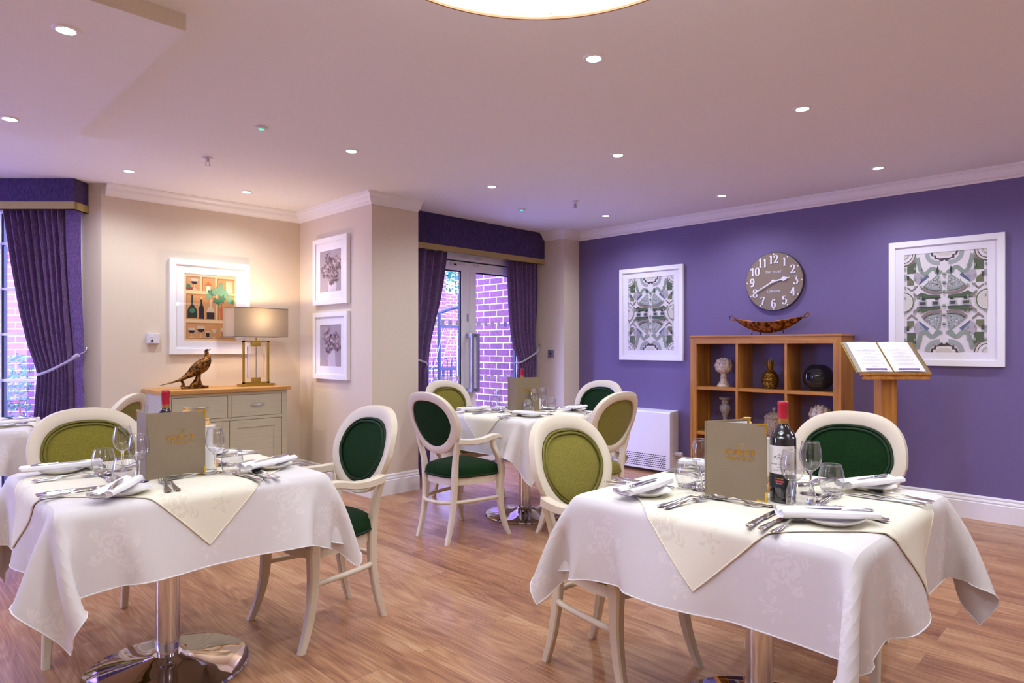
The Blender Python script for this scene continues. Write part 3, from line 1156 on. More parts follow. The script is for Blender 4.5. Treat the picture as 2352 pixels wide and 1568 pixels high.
for a, b in ((y0 + .028, y0 + .05), (y1 - .05, y1 - .028)):
    MB().box(D1 - .03, D1 - .002, a, b, .1, H - .02).build('back_batten', m_oakz, t)


def artichoke(name, label, loc, s=1.0, pedestal=True):
    t = thing(name, label, 'ornament', loc, .3)
    zb = 0
    if pedestal:
        MB().lathe([(a * s, b * s) for a, b in ((.060, 0), (.060, .012), (.054, .018), (.040, .038), (.030, .062), (.027, .085), (.032, .090), (.032, .097), (.026, .10), (.026, .118), (.034, .124), (.034, .13))], 28).build('pedestal', m_ceramic, t)
        zb = .125 * s
    MB().lathe([(.02 * s, zb), (.05 * s, zb + .012 * s), (.062 * s, zb + .05 * s), (.05 * s, zb + .09 * s), (0, zb + .10 * s)], 20).build('core', m_ceramic, t)
    for ring, (n, r, z, h, tilt) in enumerate(((9, .050, .004, .060, .55), (9, .062, .030, .066, .30), (8, .056, .062, .062, .10), (6, .034, .078, .062, -.05))):
        for k in range(n):
            a = 2 * PI * (k + .5 * (ring % 2)) / n
            mb = MB()

            def pt(i, j, a=a, r=r, z=z, h=h, tilt=tilt):
                u = i / 7
                v = (j / 6 - .5) * 2
                wd = .027 * math.sin(PI * min(.98, u * .75 + .20)) ** .8
                out = r + tilt * .03 * math.sin(u * 2.2) + .010 * math.sin(u * PI) - .010 * v * v * (1 - u * .5)
                an = a + v * wd / r
                return (out * math.cos(an) * s, out * math.sin(an) * s, zb + (z + h * u) * s)
            mb.grid(pt, 8, 7)
            mb.build('petal', m_ceramic, t)
    return t


artichoke('artichoke_ornament', 'cream ceramic artichoke on a pedestal in the upper left cubby of the shelves', (5.70, 2.885, .909), 1.02)
artichoke('artichoke_ornament', 'cream ceramic artichoke in the middle row right cubby, half hidden by the dark green chair', (5.70, 2.02, .489), 1.15)
# pineapple
t = thing('pineapple_ornament', 'aged gold pineapple ornament in the upper middle cubby of the shelves', 'ornament', (5.72, 2.455, .909))
mb = MB()
nu, nv = 34, 48


def pine(i, j):
    v = i / (nu - 1)
    a = 2 * PI * j / nv
    r = .068 * math.sin(PI * min(1, .10 + .86 * v)) ** .55 * (1.04 - .18 * v)
    b = abs(math.sin(v * 9 * PI + a * 6)) * abs(math.sin(v * 9 * PI - a * 6))
    r += .010 * b
    return (r * math.cos(a), r * math.sin(a), .002 + .165 * v)


mb.grid(pine, nu, nv, closev=True)
mb.build('fruit', m_goldfruit, t)
for k in range(24):
    a = k * 2.4
    q = k / 24
    ln = .085 + .035 * q
    sp = .055 * (1 - q) + .008
    mb = MB()
    pts = [(.012 * math.cos(a), .012 * math.sin(a), .160), (.028 * math.cos(a), .028 * math.sin(a), .160 + ln * .45), (sp * math.cos(a), sp * math.sin(a), .160 + ln)]
    mb.tube(smoothpts(pts, 3), [.010, .010, .009, .007, .005, .003, .001], 5, flat=.4)
    mb.build('leaf', m_goldfruit, t)
# smoky globe
t = thing('globe_vase', 'smoky glass globe vase in the upper right cubby of the shelves', 'vase', (5.715, 2.045, .917))
mb = MB()


def gl(R0, i, j, n, m_):
    v = -.46 + .90 * i / (n - 1)
    a = 2 * PI * j / m_
    r = R0 * math.cos(v * PI * .93) ** .8 * (1 + .012 * math.cos(10 * a))
    return (r * math.cos(a), r * math.sin(a), .105 + .112 * math.sin(v * PI * .93))


mb.grid(lambda i, j: gl(.120, i, j, 24, 60), 24, 60, closev=True)
mb.build('bowl', m_globe, t)
# candlestick
t = thing('candlestick', 'grey speckled stone candlestick in the middle row left cubby of the shelves', 'candlestick', (5.71, 2.875, .489))
MB().lathe([(a * .92, b * .86) for a, b in [(.045, 0), (.052, .02), (.050, .05), (.030, .075), (.022, .10), (.020, .14), (.022, .165), (.034, .20), (.052, .235), (.055, .262), (.046, .288), (.028, .300), (.036, .312), (.036, .322), (.030, .330), (.034, .340), (.048, .352), (.056, .360), (.057, .368), (.054, .374), (.02, .374)]], 28).build('body', m_stone, t)
# lidded pot
t = thing('lidded_pot', 'ribbed taupe lidded pot in the middle cubby of the shelves, behind the menu', 'pot', (5.70, 2.41, .489))
prof = [(.060, 0), (.072, .02), (.080, .07), (.082, .12), (.080, .155), (.076, .165)]
mb = MB()
mb.grid(lambda i, j: ((lambda r, z, a: (r * (1 + .02 * math.cos(28 * a)) * math.cos(a), r * (1 + .02 * math.cos(28 * a)) * math.sin(a), z))(np.interp(i / 19, np.linspace(0, 1, 6), [p[0] for p in prof]), np.interp(i / 19, np.linspace(0, 1, 6), [p[1] for p in prof]), 2 * PI * j / 112)), 20, 112, closev=True)
mb.build('body', m_wicker, t)
MB().lathe([(.084, .163), (.086, .170), (.070, .190), (.040, .208), (.014, .214), (.010, .218)], 28).build('lid', m_wicker, t)
MB().lathe([(.010, .214), (.008, .226), (.016, .234), (.017, .246), (.012, .256), (0, .259)], 16, cap=False).build('finial', m_wicker, t)

# boat bowl on the shelving
t = thing('boat_bowl', 'long hammered copper boat-shaped bowl with looped ends on top of the shelving', 'bowl', (5.715, 2.475, H))
mb = MB()


def boat(i, j, o):
    u = i / 40 * 2 - 1
    v = j / 12 * 2 - 1
    L = .315 * (1 - 0.0)
    hw = (.070 - o * .8) * max(0, 1 - abs(u) ** 2.6) ** .75 + .004
    top = .114 + .042 * abs(u) ** 1.8
    dep = (.086 - o) * (1 - abs(u) ** 2.0) ** .8 + .010 * (1 - abs(u))
    z = top - dep * (1 - v * v) ** .7
    return (hw * v, -u * L, z + (o if o else 0))


mb.grid(lambda i, j: boat(i, j, 0), 41, 13)
mb.grid(lambda i, j: boat(i, j, .003), 41, 13)
mb.build('hull', m_copper, t)
mb = MB()
for v in (0, 12):
    mb.tube([boat(i, v, 0) for i in range(41)], .0035, 6)
mb.build('rim', m_copper, t)
for sgn, zt in ((1, .150), (-1, .156)):
    e = .300 * sgn
    pts = [(.014, e - .02 * sgn, zt - .018), (.014, e + .020 * sgn, zt + .016), (.004, e + .044 * sgn, zt + .036), (-.004, e + .058 * sgn, zt + .014), (-.008, e + .045 * sgn, zt - .006), (-.012, e, zt - .012)]
    MB().tube(smoothpts(pts, 5), .0045, 7).build('handle', m_copper, t)
for x, yv in ((-.045, .130), (-.045, -.075), (.045, .085), (.045, -.125)):
    MB().tube([(x * .75, yv * .9, .060), (x, yv, .012), (x, yv + .003, .004)], [.005, .004, .006], 8).build('foot', m_copper, t)

# ---- framed prints
m_p = {k: M('print_' + k, c, .75) for k, c in dict(paper='#e6e0e4', hedge='#a3a9aa', sage='#8e9a90', dark='#2f4034', lawn='#536249', brown='#8a7d78', lav='#b4aab8', cream='#d6cfc8', ink='#474043', blue='#5a6a8c', olive='#6f7558').items()}
PK = list(m_p)
PM = [m_p[k] for k in PK]


def garden_print(w, h, x0):
    """Formal-garden plan, mirrored about the middle; drawn in a 2 x 2.45 box, on the sheet plane."""
    mb = MB()
    lay = [0]

    def put(pts, col, both=True):
        lay[0] += 1
        z = x0 - .00003 * lay[0] - .0002
        for s in ((1, -1) if both else (1,)):
            vs = [(z, -s * max(-1, min(1, px)) * w / 2, max(-1, min(1, py)) * h / 2) for px, py in pts]
            mb.add(vs, [list(range(len(vs)))], PK.index(col))

    def arc(cx, cy, r, a0, a1, n=10, ry=None):
        ry = ry or r
        return [(cx + r * math.cos(math.radians(a0 + (a1 - a0) * k / n)), cy + ry * math.sin(math.radians(a0 + (a1 - a0) * k / n))) for k in range(n + 1)]

    def band(path, wd, col):
        P_ = smoothpts(path, 4)
        L, R_ = [], []
        for i, p in enumerate(P_):
            a = P_[max(0, i - 1)]
            b = P_[min(len(P_) - 1, i + 1)]
            dx, dy = b[0] - a[0], (b[1] - a[1])
            q = math.hypot(dx, dy) or 1
            L.append((p[0] - dy / q * wd, p[1] + dx / q * wd * .8))
            R_.append((p[0] + dy / q * wd, p[1] - dx / q * wd * .8))
        for i in range(len(P_) - 1):
            put([L[i], L[i + 1], R_[i + 1], R_[i]], col)
    mb.add([(x0, -w / 2, -h / 2), (x0, w / 2, -h / 2), (x0, w / 2, h / 2), (x0, -w / 2, h / 2)], [(0, 1, 2, 3)], 0)
    rd = random.Random(3)
    for sy in (1, -1):
        f = lambda pts: [(a, b * sy) for a, b in pts]
        # outer blocks with walls
        put(f([(.70, .60), (.92, .60), (.92, .86), (.74, .92), (.68, .84)]), 'lawn')
        put(f([(.68, .84), (.70, .90), (1, .80), (1, .74)]), 'brown')
        put(f([(.68, .95), (1, .86), (1, .82), (.68, .90)]), 'hedge')
        put(f([(.74, .36), (.92, .36), (.92, .47), (.84, .52), (.74, .44)]), 'olive')
        put(f([(.66, .36), (.80, .27), (.92, .34), (.92, .30), (.80, .22), (.64, .33)]), 'brown')
        put(f([(.92, .52), (1, .52), (1, .60), (.92, .60)]), 'hedge')
        put(f([(.86, .47), (.93, .47), (.93, .56), (.86, .56)]), 'ink')
        # corner rosette
        for r, c in ((.30, 'ink'), (.28, 'cream'), (.23, 'ink'), (.21, 'paper'), (.14, 'hedge'), (.10, 'cream')):
            put(f([(1, 1)] + arc(1, 1, r, 180, 270, 10, r * .8)), c)
        # stepped parterre on the axis
        put(f([(0, 1), (.34, 1), (.30, .92), (.24, .92), (.24, .86), (.16, .86), (.06, .80), (0, .84)]), 'ink')
        put(f([(0, 1), (.28, 1), (.26, .94), (.19, .94), (.19, .89), (.10, .87), (0, .88)]), 'paper')
        put(f([(0, 1), (.20, 1), (.18, .96), (.10, .91), (0, .92)]), 'cream')
        # hedges curling in
        band(f([(.10, .78), (.26, .80), (.38, .88), (.42, 1)]), .055, 'hedge')
        band(f([(.16, .62), (.30, .68), (.46, .58), (.58, .66), (.66, .92)]), .050, 'sage')
        put(f(arc(.14, .60, .10, 0, 360, 14, .045)), 'sage')
        # lavender bed
        put(f([(.40, .50)] + arc(.58, .52, .17, 50, -80, 8, .15)), 'lav')
        put(f([(.36, .52), (.42, .57), (.60, .42), (.62, .36)]), 'blue')
        # fans
        o_ = [(.06, .26), (.10, .52), (.16, .55), (.50, .34), (.44, .29), (.30, .24), (.16, .22)]
        put(f(o_), 'sage')
        put(f([(.08, .285), (.11, .49), (.16, .52), (.46, .34), (.40, .30), (.28, .265), (.16, .25)]), 'hedge')
        for _ in range(60):
            u, v = rd.random(), rd.random()
            px, py = .10 + .30 * u, .28 + .2 * v
            if py < .54 - .42 * (px - .10):
                put(f([(px, py), (px + .012, py + .03), (px + .02, py + .005)]), 'paper' if rd.random() < .6 else 'ink')
        band(f([(.06, .19), (.22, .185), (.40, .22), (.54, .30)]), .030, 'brown')
        band(f([(.06, .235), (.22, .23), (.38, .26), (.50, .33)]), .008, 'ink')
        # lawns
        put(f([(.08, .08), (.66, .08), (.68, .15), (.56, .21), (.38, .16), (.10, .14)]), 'lawn')
        put(f([(.08, .08), (.66, .08), (.66, .095), (.08, .10)]), 'dark')
        put(f([(.62, .08), (.76, .16), (.76, .22), (.60, .12)]), 'brown')
        # cypress
        put(f([(.13, .60), (.19, .60), (.16, .74)] if sy > 0 else [(.13, -.68), (.19, -.68), (.16, -.54)]), 'dark')
    for a, b, c, d in ((.12, .30, -.06, .03), (.42, .62, -.06, .03)):
        put([(a, c), (b, c), (b, d), (a, d)], 'hedge')
        put([(a + .03, c + .015), (b - .03, c + .015), (b - .03, d - .015), (a + .03, d - .015)], 'ink')
    for a in (.18, .50):
        put(arc(a, .075, .05, 0, 360, 10, .03), 'dark')
    for r, c in ((.26, 'olive'), (.23, 'paper'), (.21, 'cream')):
        put(arc(1.0, .02, r, 90, 270, 14, r * .8), c)
    for y in (.56, .39, .21, -.07, -.25, -.43):
        put(arc(0, y - .055, .028, 0, 360, 8, .022), 'lav', False)
        put(arc(0, y, .048, 0, 360, 12, .030), 'sage', False)
        put(arc(0, y - .012, .040, 180, 360, 8, .018), 'dark', False)
    for y in (.7, .5, .1, -.2, -.5, -.74, .32):
        for x in (.72, .96, .56):
            put(arc(x, y, .024, 0, 360, 7, .032), 'sage')
    return mb


def framed(name, label, loc, rotz, w, h, fw, mount, depth, art):
    """Wall picture: local x = 0 is the wall, it faces -x; y is across, z is up from its centre."""
    t = thing(name, label, 'picture', loc, rotz)
    mb = MB()
    d = depth
    for s in (1, -1):
        mb.prism([(s * w / 2, -h / 2), (s * w / 2, h / 2), (s * (w / 2 - fw), h / 2 - fw), (s * (w / 2 - fw), -h / 2 + fw)], lambda a, b, q: (q, a, b), -d, -.001)
        mb.prism([(-w / 2, s * h / 2), (w / 2, s * h / 2), (w / 2 - fw, s * (h / 2 - fw)), (-w / 2 + fw, s * (h / 2 - fw))], lambda a, b, q: (q, a, b), -d, -.001)
    mb.build('frame', m_white, t)
    iw, ih = w - 2 * fw, h - 2 * fw
    mb = MB()
    mw, mh = iw - 2 * mount[0], ih - 2 * mount[1]
    xm = -d + .014
    for s in (1, -1):
        mb.prism([(s * iw / 2, -ih / 2), (s * iw / 2, ih / 2), (s * mw / 2, mh / 2), (s * mw / 2, -mh / 2)], lambda a, b, q: (q, a, b), xm, xm + .003)
        mb.prism([(-iw / 2, s * ih / 2), (iw / 2, s * ih / 2), (mw / 2, s * mh / 2), (-mw / 2, s * mh / 2)], lambda a, b, q: (q, a, b), xm, xm + .003)
    mb.build('mount', m_paper, t)
    a, mats = art(mw + .004, mh + .004, xm + .0045)
    a.build('print', mats, t)
    MB().add([(xm - .004, -iw / 2, -ih / 2), (xm - .004, iw / 2, -ih / 2), (xm - .004, iw / 2, ih / 2), (xm - .004, -iw / 2, ih / 2)], [(0, 1, 2, 3)]).build('glass', m_picglass, t)
    return t


gp = lambda w, h, x: (garden_print(w, h, x), PM)
framed('framed_print', 'white framed garden plan print between the curtain and the clock', (5.874, 3.779, 1.625), 0, .770, .972, .044, (.066, .062), .032, gp)
framed('framed_print', 'white framed garden plan print behind the lectern', (5.874, 1.171, 1.621), 0, .750, .974, .044, (.062, .060), .032, gp)

HY = [M('hydrangea_%s' % k, c, .8) for k, c in dict(ground='#a99ba8', pale='#cbb9c0', mid='#9c8490', deep='#6b5563', dark='#463846', jug='#cfc4d2', shade='#8a7c92').items()]


def hydrangea(w, h, x0, seed, blobs, jug):
    mb = MB()
    mb.add([(x0, -w / 2, -h / 2), (x0, w / 2, -h / 2), (x0, w / 2, h / 2), (x0, -w / 2, h / 2)], [(0, 1, 2, 3)], 0)
    z = x0 - .0003
    g = lambda px, py: (z, -max(-1, min(1, px)) * w / 2, max(-1, min(1, py)) * h / 2)
    mb.add([g(*p) for p in jug], [list(range(len(jug)))], 5)
    if seed == 2:
        q = [(-.12 - .28 * math.sin(a), -.45 + .30 * math.cos(a)) for a in np.linspace(.1, PI - .2, 12)]
        z = x0 - .0004
        for i in range(11):
            a, b = q[i], q[i + 1]
            mb.add([g(a[0], a[1]), g(b[0], b[1]), g(b[0] + .05, b[1]), g(a[0] + .05, a[1])], [(0, 1, 2, 3)], 5)
    rd = random.Random(seed)
    k = 0
    for cx, cy, r, n in blobs:
        for _ in range(n):
            a, q = rd.uniform(0, 2 * PI), math.sqrt(rd.random()) * r
            px, py = cx + q * math.cos(a), cy + q * math.sin(a) * .75
            s = rd.uniform(.05, .10)
            k += 1
            z = x0 - .0005 - .000004 * k
            r0 = rd.uniform(0, PI)
            col = rd.choice((1, 1, 2, 2, 2, 3, 3, 4)) if py > cy - r * .3 else rd.choice((2, 3, 3, 4))
            for m_ in range(4):
                b = r0 + m_ * PI / 2
                pts = [(px, py), (px + s * math.cos(b - .5), py + .75 * s * math.sin(b - .5)), (px + 1.25 * s * math.cos(b), py + .75 * 1.25 * s * math.sin(b)), (px + s * math.cos(b + .5), py + .75 * s * math.sin(b + .5))]
                mb.add([g(*p) for p in pts], [(0, 1, 2, 3)], col)
    return mb, HY


# on the picture wall (faces -x)
framed('framed_photo', 'white framed hydrangea photograph, upper of two on the cream wall', (3.09, 5.381, 1.973), 0, .604, .612, .042, (.075, .075), .040,
       lambda w, h, x: hydrangea(w, h, x, 1, [(-.45, .05, .45, 90), (.1, .05, .6, 150), (.6, .35, .5, 120), (-.2, .62, .3, 40), (.2, -.3, .5, 70)], [(-.3, -.5), (.55, -.5), (.5, -1), (-.25, -1)]))
framed('framed_photo', 'white framed hydrangea photograph with a jug, lower of two on the cream wall', (3.09, 5.381, 1.29), 0, .604, .612, .042, (.075, .075), .040,
       lambda w, h, x: hydrangea(w, h, x, 2, [(-.35, .35, .38, 80), (-.15, -.1, .35, 60), (.35, .3, .45, 90), (.6, .05, .35, 50), (-.25, .75, .2, 20)], [(-.15, -.2), (.38, -.2), (.45, -1), (-.30, -1)]))

WM = [M('cellar_%s' % k, c, .7) for k, c in dict(wood='#c58d58', edge='#e2bd92', deep='#a8703f', green='#1d2422', red='#3a0d18', glassy='#cdb49a', leaf='#6f9c80', leafd='#3f7458', terracotta='#c9653a', cork='#d9b98e', cream='#e4d2bc', grape='#8d3a3a', wine='#180a18').items()]


def cellar(w, h, x0):
    mb = MB()
    lay = [0]

    def put(pts, c):
        lay[0] += 1
        z = x0 - .00004 * lay[0] - .0002
        mb.add([(z, -(p[0] * 2 - 1) * w / 2, (1 - p[1] * 2) * h / 2) for p in pts], [list(range(len(pts)))], c)

    def rect(a, b, c, d, m_): put([(a, b), (c, b), (c, d), (a, d)], m_)

    def ell(cx, cy, rx, ry, m_, n=16): put([(cx + rx * math.cos(2 * PI * k / n), cy + ry * math.sin(2 * PI * k / n)) for k in range(n)], m_)
    rect(0, 0, 1, 1, 1)
    for a, b, c, d in ((.04, .04, .29, .25), (.33, .04, .58, .25), (.62, .05, .96, .27), (.04, .30, .60, .68), (.63, .30, .96, .68), (.04, .73, .96, .97)):
        rect(a, b, c, d, 0)
        rect(a, b, c, b + .02, 2)
        rect(a, b, a + .02, d, 2)

    def wineglass(cx, by, s, fill):
        ell(cx, by - .001, .045 * s, .008, 5)
        rect(cx - .006, by - .07 * s, cx + .006, by, 5)
        put([(cx - .065 * s, by - .155 * s)] + [(cx - .065 * s * math.cos(a), by - .115 * s + .05 * s * math.sin(a)) for a in np.linspace(0, PI, 10)] + [(cx + .065 * s, by - .155 * s)], 5)
        if fill: put([(cx - .062 * s * math.cos(a), by - .115 * s + .046 * s * math.sin(a)) for a in np.linspace(0, PI, 10)], 12)
    wineglass(.19, .23, 1.0, True)
    for _ in range(14):
        ell(.05 + .016 * (_ % 7), .215 + .016 * (_ // 7), .014, .012, 11)
    ell(.08, .19, .04, .03, 7)
    rect(.41, .16, .49, .25, 10)
    put([(.38, .17), (.45, .11), (.53, .17)], 8)
    rect(.79, .10, .92, .26, 10)
    rect(.80, .08, .91, .11, 5)
    for _ in range(14):
        ell(.815 + .03 * (_ % 4), .13 + .035 * (_ // 4), .015, .014, 9)
    # wide bottle, slim bottle, decanter
    put([(.135, .32), (.165, .32), (.170, .46), (.235, .54), (.24, .66), (.06, .66), (.065, .54), (.130, .46)], 3)
    ell(.15, .55, .05, .04, 7)
    put([(.305, .36), (.335, .36), (.34, .46), (.365, .50), (.365, .67), (.275, .67), (.275, .50), (.30, .46)], 12)
    rect(.305, .345, .335, .38, 9)
    put([(.475, .38), (.515, .38), (.515, .48), (.565, .54), (.565, .67), (.42, .67), (.42, .54), (.475, .48)], 5)
    put([(.42, .57), (.565, .57), (.565, .67), (.42, .67)], 12)
    # vine in a pot
    put([(.66, .52), (.80, .52), (.77, .68), (.69, .68)], 8)
    rect(.65, .51, .81, .54, 8)
    put([(.69, .51), (.70, .30), (.71, .51)], 7)
    rd = random.Random(4)
    for cx, cy, s, c in ((.50, .28, .07, 7), (.46, .33, .06, 6), (.56, .25, .06, 6), (.68, .24, .10, 6), (.76, .28, .08, 6), (.72, .36, .07, 7), (.86, .36, .08, 6), (.64, .40, .06, 7), (.58, .38, .05, 7), (.70, .15, .04, 6), (.92, .40, .04, 7)):
        put([(cx + s * (1 + .28 * math.cos(5 * a)) * math.cos(a) * .8, cy + s * .8 * (1 + .28 * math.cos(5 * a)) * math.sin(a)) for a in np.linspace(0, 2 * PI, 25)[:-1]], c)
    wineglass(.14, .955, .95, True)
    wineglass(.31, .95, 1.1, True)
    rect(.39, .86, .48, .955, 5)
    rect(.40, .88, .47, .945, 12)
    put([(.50, .82), (.62, .82), (.565, .90), (.555, .90)], 5)
    rect(.556, .90, .564, .955, 5)
    ell(.56, .955, .04, .008, 5)
    rect(.68, .80, .80, .95, 5)
    rect(.69, .86, .79, .94, 2)
    return mb, WM


framed('framed_print', 'white framed print of wine bottles and glasses on shelves, behind the lamp', (2.236, 6.01, 1.626), PI / 2, .685, .823, .048, (.070, .072), .032, cellar)

# ---- clock
t = thing('wall_clock', 'round taupe wall clock with white numerals on the purple wall', 'clock', (5.874, 2.476, 1.868))
RC = .262
MB().lathe([(RC, -.001), (RC + .001, -.026), (RC - .006, -.030)], 72, ax='x').build('case', m_clockrim, t)
MB().lathe([(0, -.0305), (RC - .003, -.0305)], 72, ax='x', cap=False).build('dial', m_clock, t)

GL = {  # strokes in a 0..1 box (x, y), drawn with a broad nib: upright strokes thick, level strokes thin
    '1': [[(.5, 0), (.5, 1)], [(.5, 1), (.25, .86)], [(.28, 0), (.72, 0)]],
    '2': [[(.15, .72), (.2, .9), (.45, 1), (.72, .92), (.80, .72), (.65, .48), (.35, .22), (.12, .02)], [(.10, .05), (.5, .09), (.86, .04), (.90, .24)]],
    '3': [[(.16, .95), (.78, .97), (.45, .60)], [(.40, .60), (.68, .58), (.84, .36), (.74, .10), (.45, 0), (.18, .06), (.14, .22)]],
    '4': [[(.66, 0), (.66, 1)], [(.66, 1), (.10, .30)], [(.08, .29), (.92, .29)], [(.48, 0), (.84, 0)]],
    '5': [[(.22, .97), (.80, .97)], [(.24, .97), (.20, .55)], [(.20, .55), (.50, .64), (.80, .52), (.86, .28), (.70, .05), (.42, 0), (.16, .08), (.14, .22)]],
    '6': [[(.78, .86), (.60, 1), (.34, .90), (.17, .60), (.16, .28), (.34, .03), (.58, 0), (.80, .14), (.83, .36), (.66, .56), (.42, .56), (.20, .40)]],
    '7': [[(.14, .80), (.16, .97), (.86, .97)], [(.84, .97), (.56, .50), (.44, .02)]],
    '8': [[(.5, .54), (.24, .66), (.22, .86), (.50, 1), (.78, .86), (.74, .66), (.5, .54), (.20, .38), (.17, .14), (.50, 0), (.83, .14), (.80, .38), (.5, .54)]],
    '9': [[(.22, .14), (.40, 0), (.66, .10), (.83, .40), (.84, .72), (.66, .97), (.42, 1), (.20, .86), (.17, .64), (.34, .44), (.58, .44), (.80, .60)]],
    '0': [[(.5, 1), (.24, .88), (.14, .5), (.24, .12), (.5, 0), (.76, .12), (.86, .5), (.76, .88), (.5, 1)]],
    'A': [[(.08, 0), (.5, 1), (.92, 0)], [(.26, .36), (.74, .36)], [(0, 0), (.2, 0)], [(.8, 0), (1, 0)]],
    'B': [[(.2, 0), (.2, 1)], [(.08, 1), (.6, 1), (.8, .86), (.76, .62), (.55, .53), (.2, .53)], [(.55, .53), (.86, .40), (.86, .14), (.6, 0), (.08, 0)]],
    'C': [[(.88, .78), (.78, .94), (.52, 1), (.22, .86), (.10, .5), (.22, .14), (.52, 0), (.80, .08), (.90, .24)], [(.88, .70), (.88, .98)]],
    'D': [[(.2, 0), (.2, 1)], [(.08, 1), (.5, 1), (.84, .82), (.92, .5), (.84, .18), (.5, 0), (.08, 0)]],
    'E': [[(.2, 0), (.2, 1)], [(.08, 1), (.82, 1), (.82, .82)], [(.2, .53), (.62, .53)], [(.08, 0), (.84, 0), (.84, .2)]],
    'G': [[(.88, .78), (.78, .94), (.52, 1), (.22, .86), (.10, .5), (.22, .14), (.52, 0), (.80, .06), (.84, .40)], [(.6, .42), (1, .42)]],
    'H': [[(.18, 0), (.18, 1)], [(.82, 0), (.82, 1)], [(.18, .52), (.82, .52)], [(.05, 0), (.32, 0)], [(.68, 0), (.95, 0)], [(.05, 1), (.32, 1)], [(.68, 1), (.95, 1)]],
    'I': [[(.5, 0), (.5, 1)], [(.34, 0), (.66, 0)], [(.34, 1), (.66, 1)]],
    'K': [[(.2, 0), (.2, 1)], [(.85, 1), (.22, .46)], [(.4, .6), (.9, 0)], [(.06, 0), (.34, 0)], [(.06, 1), (.34, 1)]],
    'L': [[(.2, 0), (.2, 1)], [(.06, 1), (.36, 1)], [(.06, 0), (.82, 0), (.84, .22)]],
    'M': [[(.15, 0), (.15, 1), (.5, .25), (.85, 1), (.85, 0)]],
    'N': [[(.16, 0), (.16, 1)], [(.16, 1), (.84, 0)], [(.84, 0), (.84, 1)]],
    'O': [[(.5, 1), (.2, .86), (.08, .5), (.2, .14), (.5, 0), (.8, .14), (.92, .5), (.8, .86), (.5, 1)]],
    'R': [[(.2, 0), (.2, 1)], [(.08, 1), (.6, 1), (.82, .86), (.78, .60), (.55, .52), (.2, .52)], [(.52, .52), (.80, .06), (1.05, 0)], [(.06, 0), (.34, 0)]],
    'S': [[(.80, .80), (.66, .97), (.40, 1), (.18, .86), (.20, .64), (.5, .52), (.80, .38), (.84, .16), (.62, 0), (.32, .02), (.14, .2)]],
    'T': [[(.5, 0), (.5, 1)], [(.06, .84), (.08, 1), (.92, 1), (.94, .84)], [(.34, 0), (.66, 0)]],
    'V': [[(.05, 1), (.5, 0), (.95, 1)]],
    "'": [[(.5, 1), (.45, .8)]],
    '-': [[(.2, .5), (.8, .5)]],
    'e': [[(.15, .28), (.75, .36), (.62, .56), (.35, .54), (.14, .26), (.35, .02), (.75, .14)]],
    'l': [[(.2, .06), (.55, .9), (.62, 1.1), (.45, 1.0), (.3, .3), (.42, 0), (.6, .08)]],
    'b': [[(.3, .3), (.60, 1.0), (.5, 1.1), (.34, .7), (.25, .1), (.45, 0), (.7, .2), (.66, .48), (.4, .5)]],
    'r': [[(.15, .05), (.3, .5), (.36, .42), (.6, .5), (.68, .42)]],
    'a': [[(.7, .5), (.35, .52), (.14, .2), (.35, 0), (.66, .3), (.74, .5), (.66, .1), (.85, .06)]],
    't': [[(.5, .95), (.34, .3), (.42, .02), (.66, .1)], [(.2, .6), (.75, .62)]],
    'i': [[(.3, .5), (.24, .1), (.45, .04)], [(.36, .72), (.40, .76)]],
    'n': [[(.12, .5), (.18, .02)], [(.18, .2), (.48, .52), (.60, .44), (.58, .08), (.8, .06)]],
    'g': [[(.7, .5), (.35, .52), (.18, .24), (.38, .04), (.66, .3), (.74, .5), (.56, -.3), (.28, -.42), (.2, -.26), (.8, .08)]],
    'f': [[(.1, .1), (.5, .8), (.62, 1.1), (.46, 1.05), (.30, .1), (.18, -.42), (.34, -.30), (.5, .1)]],
}


def stroke_text(txt, size, fn, thick=.15, thin=.05, adv=.80, wide=.62, mb=None, script=False, sm=True, center=True):
    """Lettering as raised ribbons. fn(a, b) maps sheet coordinates to a point pair (top, base)."""
    mb = mb or MB()
    widths = [adv * size * (.55 if c in "I' " else (1.0)) for c in txt]
    x = -sum(widths) / 2 if center else 0
    for c, wd in zip(txt, widths):
        for si, st in enumerate(GL.get(c, [])):
            P_ = smoothpts(st, 4) if (sm and len(st) > 3) else st
            P_ = [(x + p[0] * size * wide, p[1] * size) for p in P_]
            n = len(P_)
            L, R_ = [], []
            for i, p in enumerate(P_):
                a, b = P_[max(0, i - 1)], P_[min(n - 1, i + 1)]
                dx, dy = b[0] - a[0], b[1] - a[1]
                q = math.hypot(dx, dy) or 1
                if script: hw = thin * size / 2
                else: hw = (thin + (thick - thin) * (abs(dy) / q) ** 1.5) * size / 2
                L.append((p[0] - dy / q * hw, p[1] + dx / q * hw))
                R_.append((p[0] + dy / q * hw, p[1] - dx / q * hw))
            for i in range(n - 1):
                q = [L[i], L[i + 1], R_[i + 1], R_[i]]
                top = [fn(a, b, 1 + .03 * si + .004 * (i % 5)) for a, b in q]
                bot = [fn(a, b, 0) for a, b in q]
                mb.add(top + bot, [(0, 1, 2, 3), (7, 6, 5, 4), (0, 4, 5, 1), (1, 5, 6, 2), (2, 6, 7, 3), (3, 7, 4, 0)])
        x += wd
    return mb


